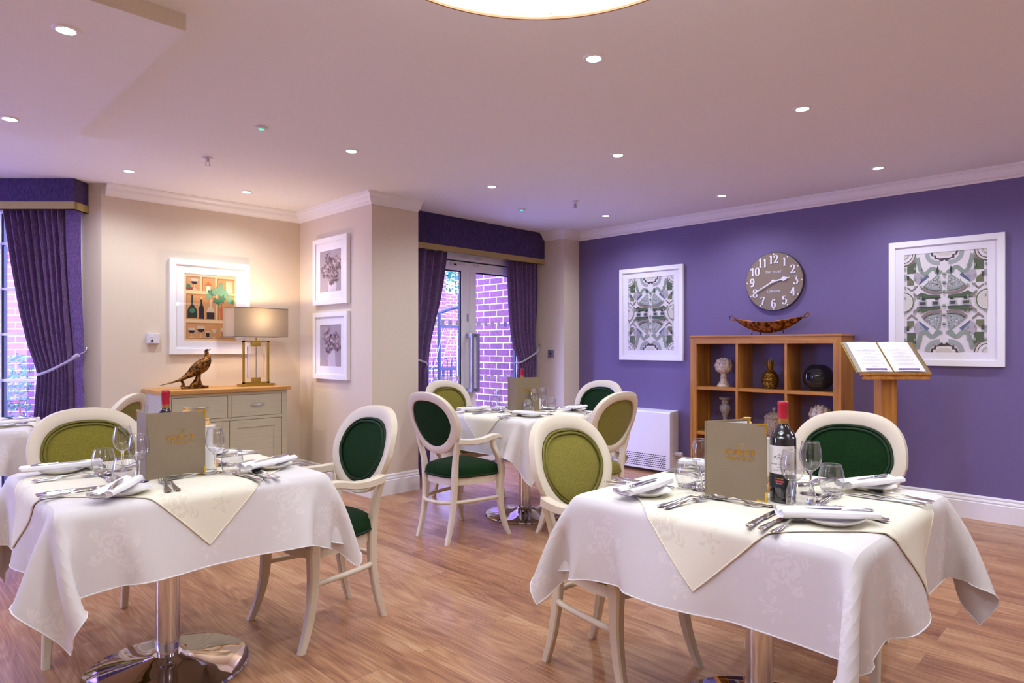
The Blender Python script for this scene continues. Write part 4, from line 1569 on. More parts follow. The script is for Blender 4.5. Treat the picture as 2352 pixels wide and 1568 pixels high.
for hr in range(1, 13):
    a = math.radians(90 - hr * 30)
    cy, cz = .198 * math.cos(a), .198 * math.sin(a)
    f = lambda p, q, k, cy=cy, cz=cz: (-.0305 - .006 * k, -(cy + p), cz + q - .036)
    s = str(hr)
    stroke_text(s, .072, f, .20, .07, adv=.60, wide=.60).build('numeral', m_numeral, t)
mb = MB()
for k in range(60):
    a = math.radians(90 - k * 6)
    c, s_ = math.cos(a), math.sin(a)
    r0, r1, hw = (.240, .254, .005) if k % 5 == 0 else (.243, .252, .0009)
    q = [(r0 * c - hw * s_, r0 * s_ + hw * c), (r1 * c - hw * s_, r1 * s_ + hw * c), (r1 * c + hw * s_, r1 * s_ - hw * c), (r0 * c + hw * s_, r0 * s_ - hw * c)]
    if k % 5: mb.prism(q, lambda p, b, z: (z, -p, b), -.0315, -.0300)
    else: MB().prism(q, lambda p, b, z: (z, -p, b), -.0315, -.0300).build('hour_mark', m_numeral, t)
mb.build('minute_marks', m_tick, t)
f1 = lambda p, q, k: (-.0305 - .001 * k, -p, q + .078)
f2 = lambda p, q, k: (-.0305 - .001 * k, -p, q - .095)
mb = stroke_text("THO' KENT", .017, f1, .18, .10, adv=1.05, wide=.8)
mb.build('lettering', m_numeral, t)
stroke_text("LONDON", .017, f2, .18, .10, adv=1.15, wide=.8).build('lettering', m_numeral, t)


def hand(deg, L, w0, spade):
    mb = MB()
    a = math.radians(90 - deg)
    if spade: pr = [(0, .006), (.5 * L, .0055), (.54 * L, .017), (.62 * L, .020), (.72 * L, .015), (.84 * L, .005), (L, .0008)]
    else: pr = [(-.0, .006), (.75 * L, .0045), (.86 * L, .007), (L, .001)]
    q = [(r * math.cos(a) - w_ * math.sin(a), r * math.sin(a) + w_ * math.cos(a)) for r, w_ in pr] + [(r * math.cos(a) + w_ * math.sin(a), r * math.sin(a) - w_ * math.cos(a)) for r, w_ in pr[::-1]]
    mb.prism(q, lambda p, b, z: (z, -p, b), -w0 - .002, -w0)
    return mb


hand(79, .152, .040, True).build('hour_hand', m_numeral, t)
hand(241, .205, .045, False).build('minute_hand', m_numeral, t)
MB().lathe([(.016, -.030), (.016, -.046), (.010, -.050), (0, -.051)], 20, ax='x', cap=False).build('hub', m_numeral, t)

# ---- radiator cover
t = thing('radiator', 'white low surface radiator casing with a slotted grille on the purple wall', 'radiator', (0, 0, 0))
rx, ra, rb_ = 5.712, 3.462, 4.50
mb = MB()
mb.prism([(5.873, .035), (rx, .035), (rx, .612), (rx + .012, .622), (5.873, .634)], lambda a, b, q: (a, q, b), ra, rb_)
mb.build('casing', m_white, t)
mb = MB()
for r in range(7):
    zz = .060 + r * .020
    k = 0
    y = ra + .045 + (.013 if r % 2 else 0)
    while y + .020 < rb_ - .03:
        mb.box(rx - .0012, rx + .002, y, y + .019, zz, zz + .007)
        y += .0265
mb.build('grille', m_slot, t)
MB().lathe([(.012, .0), (.012, .018), (.022, .020), (.024, .040), (.023, .085), (.018, .090)], 20, (5.80, ra, .206), ax='y').build('valve_head', m_plastic, t)
o = t.children[-1]
for v in o.data.vertices: v.co.y = ra - (v.co.y - ra)

# ---- socket plates
t = thing('wall_socket', 'square steel switch plate on the cream wall right of the garden doors', 'switch', (5.601, 4.93, 1.20))
MB().box(-.010, 0, -.045, .045, -.045, .045, bev=.003).build('plate', m_socket, t)
MB().box(-.014, -.009, -.010, .010, -.012, .012, bev=.002).build('rocker', m_slot, t)
t = thing('call_point', 'white wall plate with a red-black button left of the wine print', 'switch', (1.765, 6.01, 1.35))
MB().box(-.048, .048, -.034, 0, -.043, .043, bev=.004).build('case', m_plastic, t)
MB().box(-.020, -.004, -.037, -.033, .010, .026).build('rocker', m_paper, t)
MB().lathe([(.009, -.033), (.009, -.042), (.004, -.044)], 16, (-.014, 0, -.020), ax='y').build('button', m_slot, t)

# ---- sideboard
t = thing('sideboard', 'putty painted sideboard with an oak top in the cream corner', 'sideboard', (0, 0, 0))
MB().box(1.680, 2.742, 5.490, 6.008, .900, .930, bev=.003).build('worktop', m_oakx, t)
XL, XR, YF = 1.705, 2.718, 5.520
mb = MB()
mb.box(XL, XR, YF + .022, 6.0, .04, .901)
mb.box(XL, XL + .05, YF, YF + .03, .02, .901, bev=.001)
mb.box(XR - .05, XR, YF, YF + .03, .02, .901, bev=.001)
mb.box(XL + .05, XR - .05, YF, YF + .03, .873, .901)
mb.box(XL + .05, XR - .05, YF, YF + .03, .662, .686)
mb.box(XL + .05, XR - .05, YF, YF + .03, .04, .09)
mb.box(2.196, 2.226, YF, YF + .03, .68, .875)
mb.box(XL - .004, XL + .02, YF + .0, YF + .05, .04, .901)
mb.box(XL - .004, XL + .02, 5.93, 6.0, .04, .901)
mb.box(XL - .004, XL + .02, YF + .05, 5.93, .80, .901)
mb.build('carcass', m_sage, t)
for a, b in ((XL + .054, 2.193), (2.229, XR - .054)):
    d = MB().box(a, b, YF + .001, YF + .021, .689, .870, bev=.002).build('drawer', m_sage, t)
    c = (a + b) / 2
    h = MB()
    pts = [(c + .062 * s, YF - .016 * (1 - abs(s) ** 2) - .006, .786) for s in np.linspace(-1, 1, 11)]
    h.tube(pts, [.002 + .0045 * (1 - abs(s) ** 1.5) for s in np.linspace(-1, 1, 11)], 8)
    for s in (-1, 1): h.tube([(c + .035 * s, YF + .002, .786), (c + .035 * s, YF - .018, .786)], .003, 6)
    h.build('drawer_handle', m_satin, d)
for a, b in ((XL + .054, 2.209), (2.213, XR - .054)):
    d = MB()
    d.box(a, a + .065, YF + .001, YF + .021, .094, .658, bev=.001)
    d.box(b - .065, b, YF + .001, YF + .021, .094, .658, bev=.001)
    d.box(a + .065, b - .065, YF + .001, YF + .021, .593, .658, bev=.001)
    d.box(a + .065, b - .065, YF + .001, YF + .021, .094, .159, bev=.001)
    d.box(a + .065, b - .065, YF + .009, YF + .019, .159, .593)
    d = d.build('door', m_sage, t)
for x in (XL + .03, XR - .03):
    for y in (YF + .03, 5.97):
        MB().box(x - .028, x + .028, y - .028, y + .028, 0, .05).build('foot', m_sage, t)

# lamp
t = thing('table_lamp', 'brass and crystal table lamp with a grey rectangular shade on the sideboard', 'lamp', (2.535, 5.75, .930))
MB().box(-.150, .150, -.050, .050, 0, .022, bev=.002).build('base', m_brass, t)
mb = MB()
for s in (-1, 1): mb.box(s * .112 - .008, s * .112 + .008, -.010, .010, .022, .404)
mb.box(-.120, .120, -.010, .010, .022, .036)
mb.box(-.120, .120, -.010, .010, .390, .404)
mb.build('frame', m_brass, t)
mb = MB()
mb.box(-.040, .040, -.016, .016, .036, .075, bev=.001)
mb.box(-.040, .040, -.016, .016, .352, .390, bev=.001)
mb.tube([(0, 0, .404), (0, 0, .46)], .008, 8)
mb.build('fitting', m_brass, t)
MB().box(-.074, .074, -.022, .022, .075, .352, bev=.004).build('crystal', m_crystal, t)
MB().tube([(0, 0, .075), (0, 0, .352)], .005, 8).build('stem', m_chrome, t)
shm = bpy.data.materials.new('grey_silk_shade')
shm.use_nodes = True
nt = shm.node_tree
b = nt.nodes['Principled BSDF']
b.inputs['Base Color'].default_value = lin('#8a7c6c') + (1,)
b.inputs['Roughness'].default_value = .7
tl = nt.nodes.new('ShaderNodeBsdfTranslucent')
tl.inputs['Color'].default_value = (.34, .28, .22, 1)
mx = nt.nodes.new('ShaderNodeMixShader')
mx.inputs['Fac'].default_value = .16
nt.links.new(b.outputs[0], mx.inputs[1])
nt.links.new(tl.outputs[0], mx.inputs[2])
nt.links.new(mx.outputs[0], nt.nodes['Material Output'].inputs['Surface'])
mb = MB()
sx, sy, z0, z1 = .243, .125, .438, .690
for a, b_, c, d in ((-sx, -sy, sx, -sy), (sx, -sy, sx, sy), (sx, sy, -sx, sy), (-sx, sy, -sx, -sy)):
    mb.add([(a, b_, z0), (c, d, z0), (c, d, z1), (a, b_, z1)], [(0, 1, 2, 3)])
mb.build('shade', shm, t)
mb = MB()
for zz in (z0, z1):
    mb.tube([(-sx, -sy, zz), (sx, -sy, zz), (sx, sy, zz), (-sx, sy, zz)], .0022, 4, closed=True)
mb.tube([(-sx, 0, z1 - .01), (sx, 0, z1 - .01)], .002, 4)
mb.build('shade_wire', m_clockrim, t)
MB().lathe([(0, .48), (.02, .49), (.030, .53), (.02, .565), (.012, .58)], 16).build('bulb', m_bulb, t)
ld = bpy.data.lights.new('lamp_glow', 'POINT')
ld.energy = 10
ld.color = (1.0, .72, .42)
ld.shadow_soft_size = .035
lo = bpy.data.objects.new('lamp_glow', ld)
COL.objects.link(lo)
lo.parent = t
lo.location = (0, 0, .61)
tag(MB().tube(smoothpts([(2.70, 5.79, .934), (2.748, 5.82, .925), (2.765, 5.90, .70), (2.755, 5.95, .3), (2.80, 5.97, .012), (2.90, 5.96, .010)], 6), .003, 6).build('lamp_cable', m_trim), 'thin gold lamp cable hanging beside the sideboard', 'cable')

# pheasant (a cast figure on a rocky base)
t = thing('pheasant_figurine', 'antique bronze pheasant figurine on the sideboard', 'figurine', (1.985, 5.74, .932), .05)


def ring_body(sec, n=18):
    """Sections (x, z, half width, half height) joined into one skin."""
    mb = MB()
    S = smoothpts(sec, 3)

    def pt(i, j):
        x, z, hw, hh = S[i]
        a = 2 * PI * j / n
        x0_, z0_ = S[max(0, i - 1)][:2]
        x1_, z1_ = S[min(len(S) - 1, i + 1)][:2]
        dx, dz = x1_ - x0_, z1_ - z0_
        q = math.hypot(dx, dz) or 1
        u = math.sin(a) * hh
        return (x - dz / q * u, math.cos(a) * hw, z + dx / q * u)
    mb.grid(pt, len(S), n, closev=True)
    return mb


body = ring_body([(-.250, .035, .002, .002), (-.20, .045, .010, .004), (-.10, .072, .016, .010), (-.03, .110, .028, .026), (.03, .150, .043, .050), (.085, .188, .047, .056), (.118, .225, .038, .044), (.128, .262, .024, .026), (.124, .292, .016, .017), (.122, .308, .016, .017), (.128, .318, .012, .013), (.138, .322, .004, .005)])
body.build('body', m_bronze, t)
MB().tube([(.134, 0, .318), (.148, 0, .322), (.158, 0, .330)], [.006, .004, .001], 7).build('beak', m_bronze, t)
for s in (-1, 1):
    w_ = ring_body([(-.06, .095, .003, .004), (0, .130, .006, .020), (.05, .165, .008, .034), (.10, .195, .005, .020), (.115, .205, .002, .004)], 10)
    for i, v in enumerate(w_.v): w_.v[i] = (v[0], v[1] + s * .042, v[2])
    w_.build('wing', m_bronze, t)
    MB().tube([(.055, s * .018, .120), (.060, s * .018, .075), (.072, s * .020, .030)], [.012, .006, .005], 7).build('leg', m_bronze, t)
mb = MB()


def rock(i, j):
    a = 2 * PI * j / 40
    q = i / 9
    x = .112 * math.cos(a) * (1 - .0 * q)
    y = .052 * math.sin(a)
    nn = noise.noise(Vector((x * 30, y * 30, 1.5)))
    s = (1 - q) if i else 1
    z = .018 + .018 * nn * q + .050 * max(0, q - .1) * math.exp(-((x * s - .035) / .05) ** 2) * q
    if i == 0: z = 0
    return (.025 + x * (1 - q * .999 if i > 1 else 1) * (1 + .06 * nn), y * (1 - q * .999 if i > 1 else 1) * (1 + .06 * nn), z)


mb.grid(rock, 10, 40, closev=True)
mb.tube([(-.075, .0, .012), (-.068, .0, .040), (-.078, 0, .064), (-.082, 0, .090)], [.018, .013, .012, .004], 8)
mb.tube([(.01, 0, .012), (.04, 0, .05), (.055, 0, .10)], [.03, .028, .018], 10)
mb.build('rock_base', m_bronze, t)

# ---- lectern
yl = -YAW
lp = P(4.76, 2.72)
t = thing('lectern', 'oak lectern with a square post holding an open menu by the purple wall', 'lectern', (lp[0], lp[1], 0), yl)
MB().box(-.20, .20, -.16, .16, 0, .035, bev=.006).build('foot', m_oak, t)
MB().box(-.056, .056, -.05, .05, .03, 1.14, bev=.003).build('post', m_oakz, t)
sl = math.atan2(.235, .25)
Lm = Matrix.Translation((0, -.125, 1.085)) @ Matrix.Rotation(sl, 4, 'X')
mb = MB()
mb.X = Lm
mb.box(-.238, .238, .0, .34, -.024, -.004, bev=.004)
mb.build('board', m_oak, t)
mb = MB()
mb.box(-.235, .235, -.150, -.118, 1.048, 1.062, bev=.004)
mb.box(-.228, .228, -.148, -.125, 1.060, 1.082, bev=.002)
mb.box(-.238, .238, -.158, -.125, 1.080, 1.098, bev=.005)
mb.build('ledge', m_oak, t)
lect = t
t = thing('open_menu', 'open menu book with two printed pages resting on the lectern', 'menu', (lp[0], lp[1], 0), yl)
mb = MB()
mb.X = Lm
mb.box(-.268, .262, .015, .335, -.004, .000)
mb.build('cover', m_menu, t)
mb = MB()
mb.X = Lm
mb.box(-.258, -.010, .018, .330, .000, .004)
mb.build('page_holder', m_menuin, t)
for n, (a, b) in enumerate(((-.228, -.010), (.002, .226))):
    mb = MB()
    mb.X = Lm
    mb.grid(lambda i, j: (a + (b - a) * i / 10, .020 + .308 * j, .0055 + .004 * math.sin(PI * i / 10)), 11, 2)
    pg = mb.build('page', m_paper, t)
    mb = MB()
    mb.X = Lm
    c = (a + b) / 2
    rd = random.Random(n + 5)
    zf = lambda x: .0062 + .004 * math.sin(PI * (x - a) / (b - a))

    def dash(x, y, w_, h_=.0022):
        mb.add([(x - w_, y - h_, zf(x - w_)), (x + w_, y - h_, zf(x + w_)), (x + w_, y + h_, zf(x + w_)), (x - w_, y + h_, zf(x - w_))], [(0, 1, 2, 3)])
    y = .245
    while y > .065:
        for k in range(rd.choice((2, 3))):
            wd = (.018 if k == 0 else rd.uniform(.03, .085))
            x = c - wd
            while x < c + wd:
                q = rd.uniform(.003, .010)
                dash(min(x + q, c + wd), y, q, .0011)
                x += 2 * q + .003
            y -= .0085
        y -= .014
    fL = lambda p, q, k: (c + p, .296 + q, zf(c) + .0004 * k)
    stroke_text('BARCHESTER', .0065, fL, .14, .08).build('heading', m_ink, pg)
    fT = lambda p, q, k: (c + p, .262 + q, zf(c) + .0004 * k)
    stroke_text("Celebratinglif"[:0] or ('LUNCH MENU' if n == 0 else 'SUPPER MENU').replace('U', 'V').replace('P', 'R'), .0, fT, mb=mb) if False else None
    mb.build('printing', m_ink, pg)
    mb = MB()
    mb.X = Lm
    mb.add([(c - .075, .034, .0105), (c + .075, .034, .0105), (c + .075, .050, .0105), (c - .075, .050, .0105)], [(0, 1, 2, 3)])
    mb.build('purple_band', m_purpleink, pg)
mb = MB()
mb.X = Lm
mb.tube([(-.004, .018, .006), (-.004, .332, .006)], .0028, 6)
mb.build('cord', m_gold, t)
mb = MB()
mb.X = Lm
for x in (-.266, .260):
    mb.box(x - .003, x + .003, .015, .335, -.0045, .0015)
mb.build('edge_trim', m_gold, t)
# ================================================================== chairs
def seat_outline(n=44, grow=0.0):
    """Plan of the seat: wide bowed front (+y), narrower back."""
    pts = []
    for k in range(n):
        a = 2 * PI * k / n
        c, s = math.cos(a), math.sin(a)
        e = 2.0 / 3.6
        x = abs(c) ** e * (1 if c > 0 else -1)
        y = abs(s) ** e * (1 if s > 0 else -1)
        hw = .215 + .040 * y
        yy = .018 + .195 * y + .018 * (1 - x * x) * (1 if y > 0 else -.8)
        pts.append((x * (hw + grow), yy + grow * (1 if y > 0 else -1) * abs(y)))
    return pts


def back_y(x, z):
    t = (z - .57) / .41
    return -.170 - .105 * t - .02 * t * t + .55 * x * x


def oval(a, q=0.0):
    """Outline of the balloon back; q shrinks it inward (0 outer edge, 1 inner edge)."""
    c, s = math.cos(a), math.sin(a)
    e = 2 / (2.55 if s > 0 else 2.15)
    x = abs(c) ** e * (1 if c > 0 else -1)
    z = abs(s) ** e * (1 if s > 0 else -1)
    ax = .243 * (1 - .03 * z * (z > 0) + .13 * z * (z < 0))
    az = .207
    ax -= q * .050
    az_ = az - q * (.056 if z > 0 else .050)
    return ax * x, .777 + az_ * z


def make_chair(label, fab, welt):
    t = thing('dining_chair', label, 'chair')
    # seat rail
    mb = MB()
    o = seat_outline(44, -.006)
    mb.prism(o, lambda a, b, z: (a, b, z), .372, .420)
    mb.build('seat_rail', m_chair, t)
    # cushion
    o = seat_outline(44, .006)
    mb = MB()
    n = len(o)
    rings = [(1.0, .421), (1.012, .430), (1.015, .445), (1.0, .462), (.96, .477), (.88, .490), (.74, .500), (.5, .508), (.25, .511), (0.001, .512)]

    def cp(i, j):
        q, z = rings[i]
        x, y = o[j]
        cy = .02
        return (x * q, cy + (y - cy) * q, z)
    mb.grid(cp, len(rings), n, closev=True)
    mb.add([(x, y, .421) for x, y in o], [list(range(n))])
    seat = mb.build('seat', fab, t)
    MB().tube([(x * 1.012, .02 + (y - .02) * 1.012, .431) for x, y in o], .0055, 6, closed=True).build('welt', welt, seat)
    # back frame
    N = 88
    sec = [(0, -.8), (.0, .8), (.10, 1), (.90, 1), (1, .8), (1, -.8), (.90, -1), (.10, -1)]
    mb = MB()

    def rp(i, j):
        a = 2 * PI * i / N
        q, tt = sec[j]
        x, z = oval(a, q)
        return (x, back_y(x, z) + tt * .0195, z)
    mb.grid(rp, N, 8, closeu=True, closev=True, smooth=True)
    mb.build('back_frame', m_chair, t)

    def disc(q0, off, dome, name, mat, flip=1):
        mb = MB()
        rr = [1, .985, .95, .90, .80, .65, .45, .25, .001]
        vs = []

        def dp(i, j):
            a = 2 * PI * j / N
            x, z = oval(a, q0)
            x, z = x * rr[i], .777 - .003 + (z - .777 + .003) * rr[i]
            return (x, back_y(x, z) + flip * (off + dome * (1 - rr[i] ** 4)), z)
        mb.grid(dp, len(rr), N, closev=True)
        return mb.build(name, mat, t)
    pad = disc(1.02, .008, .020, 'back_pad', fab)
    disc(1.02, .006, .004, 'rear_panel', fab, -1)
    for q in (1.10, 1.32):
        pts = []
        for k in range(N):
            x, z = oval(2 * PI * k / N, q)
            pts.append((x, back_y(x, z) + (.019 if q < 1.2 else .024), z))
        MB().tube(pts, .0052, 6, closed=True).build('welt', welt, pad)
    for s in (-1, 1):
        # rear leg and back post
        P_ = smoothpts([(s * .152, -.218, 0), (s * .149, -.184, .12), (s * .148, -.160, .28), (s * .155, -.156, .42), (s * .166, -.160, .52), (s * .186, -.168, .60), (s * .203, -.176, .66)], 3)
        k = len(P_)
        ws = [interp([0, .42, .52, .66], [.030, .040, .036, .026], p[2]) for p in P_]
        ds = [interp([0, .42, .52, .66], [.030, .042, .036, .034], p[2]) for p in P_]
        MB().limb(P_, ws, ds).build('leg', m_chair, t)
        P_ = smoothpts([(s * .246, .250, 0), (s * .238, .222, .07), (s * .229, .194, .18), (s * .227, .184, .30), (s * .230, .188, .425)], 4)
        ws = [interp([0, .2, .42], [.030, .040, .050], p[2]) for p in P_]
        MB().limb(P_, ws, ws).build('leg', m_chair, t)
        # arm post and arm
        P_ = smoothpts([(s * .234, .188, .41), (s * .243, .180, .48), (s * .243, .150, .545), (s * .240, .118, .60), (s * .238, .105, .655)], 3)
        arm = MB()
        A = smoothpts([(s * .212, -.172, .668), (s * .236, -.10, .662), (s * .250, -.01, .664), (s * .253, .07, .680), (s * .247, .125, .684), (s * .243, .165, .672), (s * .241, .178, .664)], 4)
        m_ = len(A)
        arm.bar(A, [interp([-.18, -.05, .1, .15, .178], [.040, .044, .050, .048, .030], p[1]) for p in A], [interp([-.18, .1, .178], [.040, .031, .020], p[1]) for p in A])
        ar = arm.build('armrest', m_chair, t)
        MB().limb(P_, [.034 + .010 * (.66 - p[2]) * 4 for p in P_], [.034 + .012 * (.66 - p[2]) * 4 for p in P_]).build('arm_post', m_chair, ar)
        MB().lathe([(.0, -.004), (.006, -.003), (.007, .0)], 12, (s * .205, back_y(.205, .70) - .018, .70), ax='y', cap=False).build('screw_cap', m_chair, t)
    st = smoothpts([(-.224, .19, .262), (-.205, .05, .262), (-.180, -.08, .262), (-.150, -.155, .262), (-.085, -.215, .262), (0, -.232, .262), (.085, -.215, .262), (.150, -.155, .262), (.180, -.08, .262), (.205, .05, .262), (.224, .19, .262)], 4)
    MB().tube(st, .0125, 10).build('stretcher', m_chair, t)
    return t


olive = make_chair('cream chair with olive green fabric at the upper left of the left table', m_olive, m_olivewelt)
dark = make_chair('cream chair with bottle green fabric at the right of the left table', m_dark, m_darkwelt)


def put_chair(src, loc, face, label, first=False):
    rz = math.atan2(face[1], face[0]) - PI / 2
    g = 'dining chairs at the laid tables'
    if first:
        src.location = loc
        src.rotation_euler = (0, 0, rz)
        src['group'] = g
        return src
    return dup(src, loc, rz, label, g)


put_chair(olive, (.783, 3.396, 0), (0, -1), '', True)
put_chair(dark, (1.56, 2.785, 0), (-1, 0), '', True)
put_chair(dark, (2.914, 3.42, 0), (1, 0), 'cream chair with bottle green fabric, back towards us at left of the middle table')
put_chair(olive, (2.14, 1.56, 0), (0, -1), 'cream chair with olive green fabric at the left of the right table')
put_chair(dark, (2.93, 1.0, 0), (-1, 0), 'cream chair with bottle green fabric behind the right table, beside the wine bottle')
put_chair(olive, (3.66, 4.21, 0), (0, -1), 'cream chair with olive green fabric behind the middle table by the garden doors')
put_chair(dark, (4.38, 3.49, 0), (-1, 0), 'cream chair with bottle green fabric behind the middle table by the purple wall')
put_chair(olive, (3.57, 2.80, 0), (0, 1), 'cream chair with olive green fabric, back towards us at right of the middle table')
put_chair(olive, (1.03, 4.80, 0), (-.8, .6), 'cream chair with green fabric at the far left table, mostly hidden')

# ================================================================== tables
ZT = .780
HALF = .462


def pbd_cloth(seed, side=1.40, half=HALF, N=61, steps=210, iters=16, wave=.012, rot=0.0, ripple=3):
    """Drape a square cloth over a square top: small position-based cloth solver, heights relative to the table top."""
    rng = np.random.RandomState(seed)
    g = np.linspace(-side / 2, side / 2, N)
    U, V = np.meshgrid(g, g, indexing='ij')
    Pn = np.stack([U, V, np.full_like(U, .004)], -1)
    ov = np.maximum(np.abs(U), np.abs(V)) - half
    hang = np.clip(ov, 0, None)
    ph = rng.rand(8) * 6.28
    Pn[..., 2] += -.3 * hang + .02 * hang * np.sin(9 * U + ph[0]) + .02 * hang * np.sin(8 * V + ph[1])
    prev = Pn.copy()
    h = side / (N - 1)
    pin = (np.abs(U) < half - .05) & (np.abs(V) < half - .05)
    r = .016
    # a soft steady push gives each side its own slow folds
    fx = np.where(np.abs(U) > half, np.sign(U) * np.sin(ripple * 2 * PI * V / side + ph[2] + 2 * np.sign(U)), 0) * wave
    fy = np.where(np.abs(V) > half, np.sign(V) * np.sin(ripple * 2 * PI * U / side + ph[3] + 2 * np.sign(V)), 0) * wave
    F = np.stack([fx, fy, np.full_like(U, -1.0)], -1) * .0022
    cons = []
    for (di, dj, st) in ((1, 0, 1.0), (0, 1, 1.0), (1, 1, .35), (1, -1, .35), (2, 0, .22), (0, 2, .22)):
        L = h * math.hypot(di, dj)
        par = range(2 * max(di, 1)) if False else (range(2) if max(abs(di), abs(dj)) == 1 else range(4))
        for p in par:
            ii, jj = np.meshgrid(np.arange(N), np.arange(N), indexing='ij')
            ok = (ii + di < N) & (jj + dj < N) & (jj + dj >= 0)
            key = (ii if di else jj)
            ok &= (key % len(par)) == p
            a = (ii[ok] * N + jj[ok])
            b = ((ii + di)[ok] * N + (jj + dj)[ok])
            cons.append((a, b, L, st))
    free = (~pin).astype(float).ravel()[:, None]
    flat = Pn.reshape(-1, 3)
    pv = prev.reshape(-1, 3)
    Ff = F.reshape(-1, 3)
    b_ = half - r
    for s in range(steps):
        vel = (flat - pv) * (.96 if s < steps - 60 else .85)
        pv = flat.copy()
        flat = flat + (vel + Ff) * free
        for it in range(iters):
            for a, b, L, st in cons:
                d = flat[b] - flat[a]
                ln = np.sqrt((d * d).sum(1)) + 1e-12
                k = (ln - L) / ln
                if st < .3: k = np.where(k < 0, k, 0)
                wa, wb = free[a, 0], free[b, 0]
                ws = wa + wb + 1e-9
                q = (st * k / ws)[:, None] * d
                flat[a] += q * wa[:, None]
                flat[b] -= q * wb[:, None]
            # table with rounded edge: distance to a box of half-size b_, top at -r, inflated by r
            qx, qy, qz = np.abs(flat[:, 0]) - b_, np.abs(flat[:, 1]) - b_, flat[:, 2] + r
            m = (qx < r) & (qy < r) & (qz < r)
            cx, cy, cz = np.clip(qx, 0, None), np.clip(qy, 0, None), np.clip(qz, 0, None)
            dist = np.sqrt(cx * cx + cy * cy + cz * cz)
            ins = m & (dist < r) & (dist > 1e-9)
            if ins.any():
                sc = (r / dist[ins])
                flat[ins, 0] = np.sign(flat[ins, 0]) * np.where(qx[ins] > 0, b_ + cx[ins] * sc, np.abs(flat[ins, 0]))
                flat[ins, 1] = np.sign(flat[ins, 1]) * np.where(qy[ins] > 0, b_ + cy[ins] * sc, np.abs(flat[ins, 1]))
                flat[ins, 2] = np.where(qz[ins] > 0, -r + cz[ins] * sc, flat[ins, 2])
            deep = m & (dist <= 1e-9)
            if deep.any():
                up = deep & (qz > np.maximum(qx, qy))
                flat[up, 2] = 0
                sx = deep & ~up & (qx >= qy)
                flat[sx, 0] = np.sign(flat[sx, 0]) * half
                sy = deep & ~up & (qx < qy)
                flat[sy, 1] = np.sign(flat[sy, 1]) * half
    return g, flat.reshape(N, N, 3)


def normals(G):
    du = np.gradient(G, axis=0)
    dv = np.gradient(G, axis=1)
    n = np.cross(du, dv)
    return n / (np.linalg.norm(n, axis=-1, keepdims=True) + 1e-12)


def sample(G, u):
    """Smooth lookup of a grid at fractional indices."""
    N = G.shape[0]
    i = min(max(u[0], 0), N - 1.001)
    j = min(max(u[1], 0), N - 1.001)
    a, b = int(i), int(j)
    s, t = i - a, j - b
    return (G[a, b] * (1 - s) + G[a + 1, b] * s) * (1 - t) + (G[a, b + 1] * (1 - s) + G[a + 1, b + 1] * s) * t


def cloth_obj(name, G, g, mat, hem_mat, hem=True, off=0.0):
    N = G.shape[0]
    mb = MB()
    mb.grid(lambda i, j: tuple(G[i, j]), N, N)
    mb.uv = [(g[i], g[j]) for i in range(N) for j in range(N)]
    o = mb.build(name, [mat])
    sd = o.modifiers.new('smooth', 'SUBSURF')
    sd.levels = sd.render_levels = 1
    if hem:
        e = [tuple(G[0, j]) for j in range(N)] + [tuple(G[i, N - 1]) for i in range(1, N)] + [tuple(G[N - 1, j]) for j in range(N - 2, -1, -1)] + [tuple(G[i, 0]) for i in range(N - 2, 0, -1)]
        MB().tube(e, .0022, 5, closed=True).build('hem', hem_mat, o)
    return o


def overlay_grid(G, g, side, ang=PI / 4, M_=61, off=.0035, sh=(0, 0)):
    Nn = normals(G)
    if Nn[len(g) // 2, len(g) // 2, 2] < 0: Nn = -Nn
    q = np.linspace(-side / 2, side / 2, M_)
    h = g[1] - g[0]
    out = np.zeros((M_, M_, 3))
    c, s = math.cos(ang), math.sin(ang)
    for i in range(M_):
        for j in range(M_):
            u = q[i] * c - q[j] * s + sh[0]
            v = q[i] * s + q[j] * c + sh[1]
            ix = ((u - g[0]) / h, (v - g[0]) / h)
            out[i, j] = sample(G, ix) + sample(Nn, ix) * off
    return q, out


CL = {}
for sd, kw in ((11, dict(wave=.30, ripple=2)), (5, dict(wave=.22, ripple=3))):
    CL[sd] = pbd_cloth(sd, **kw)


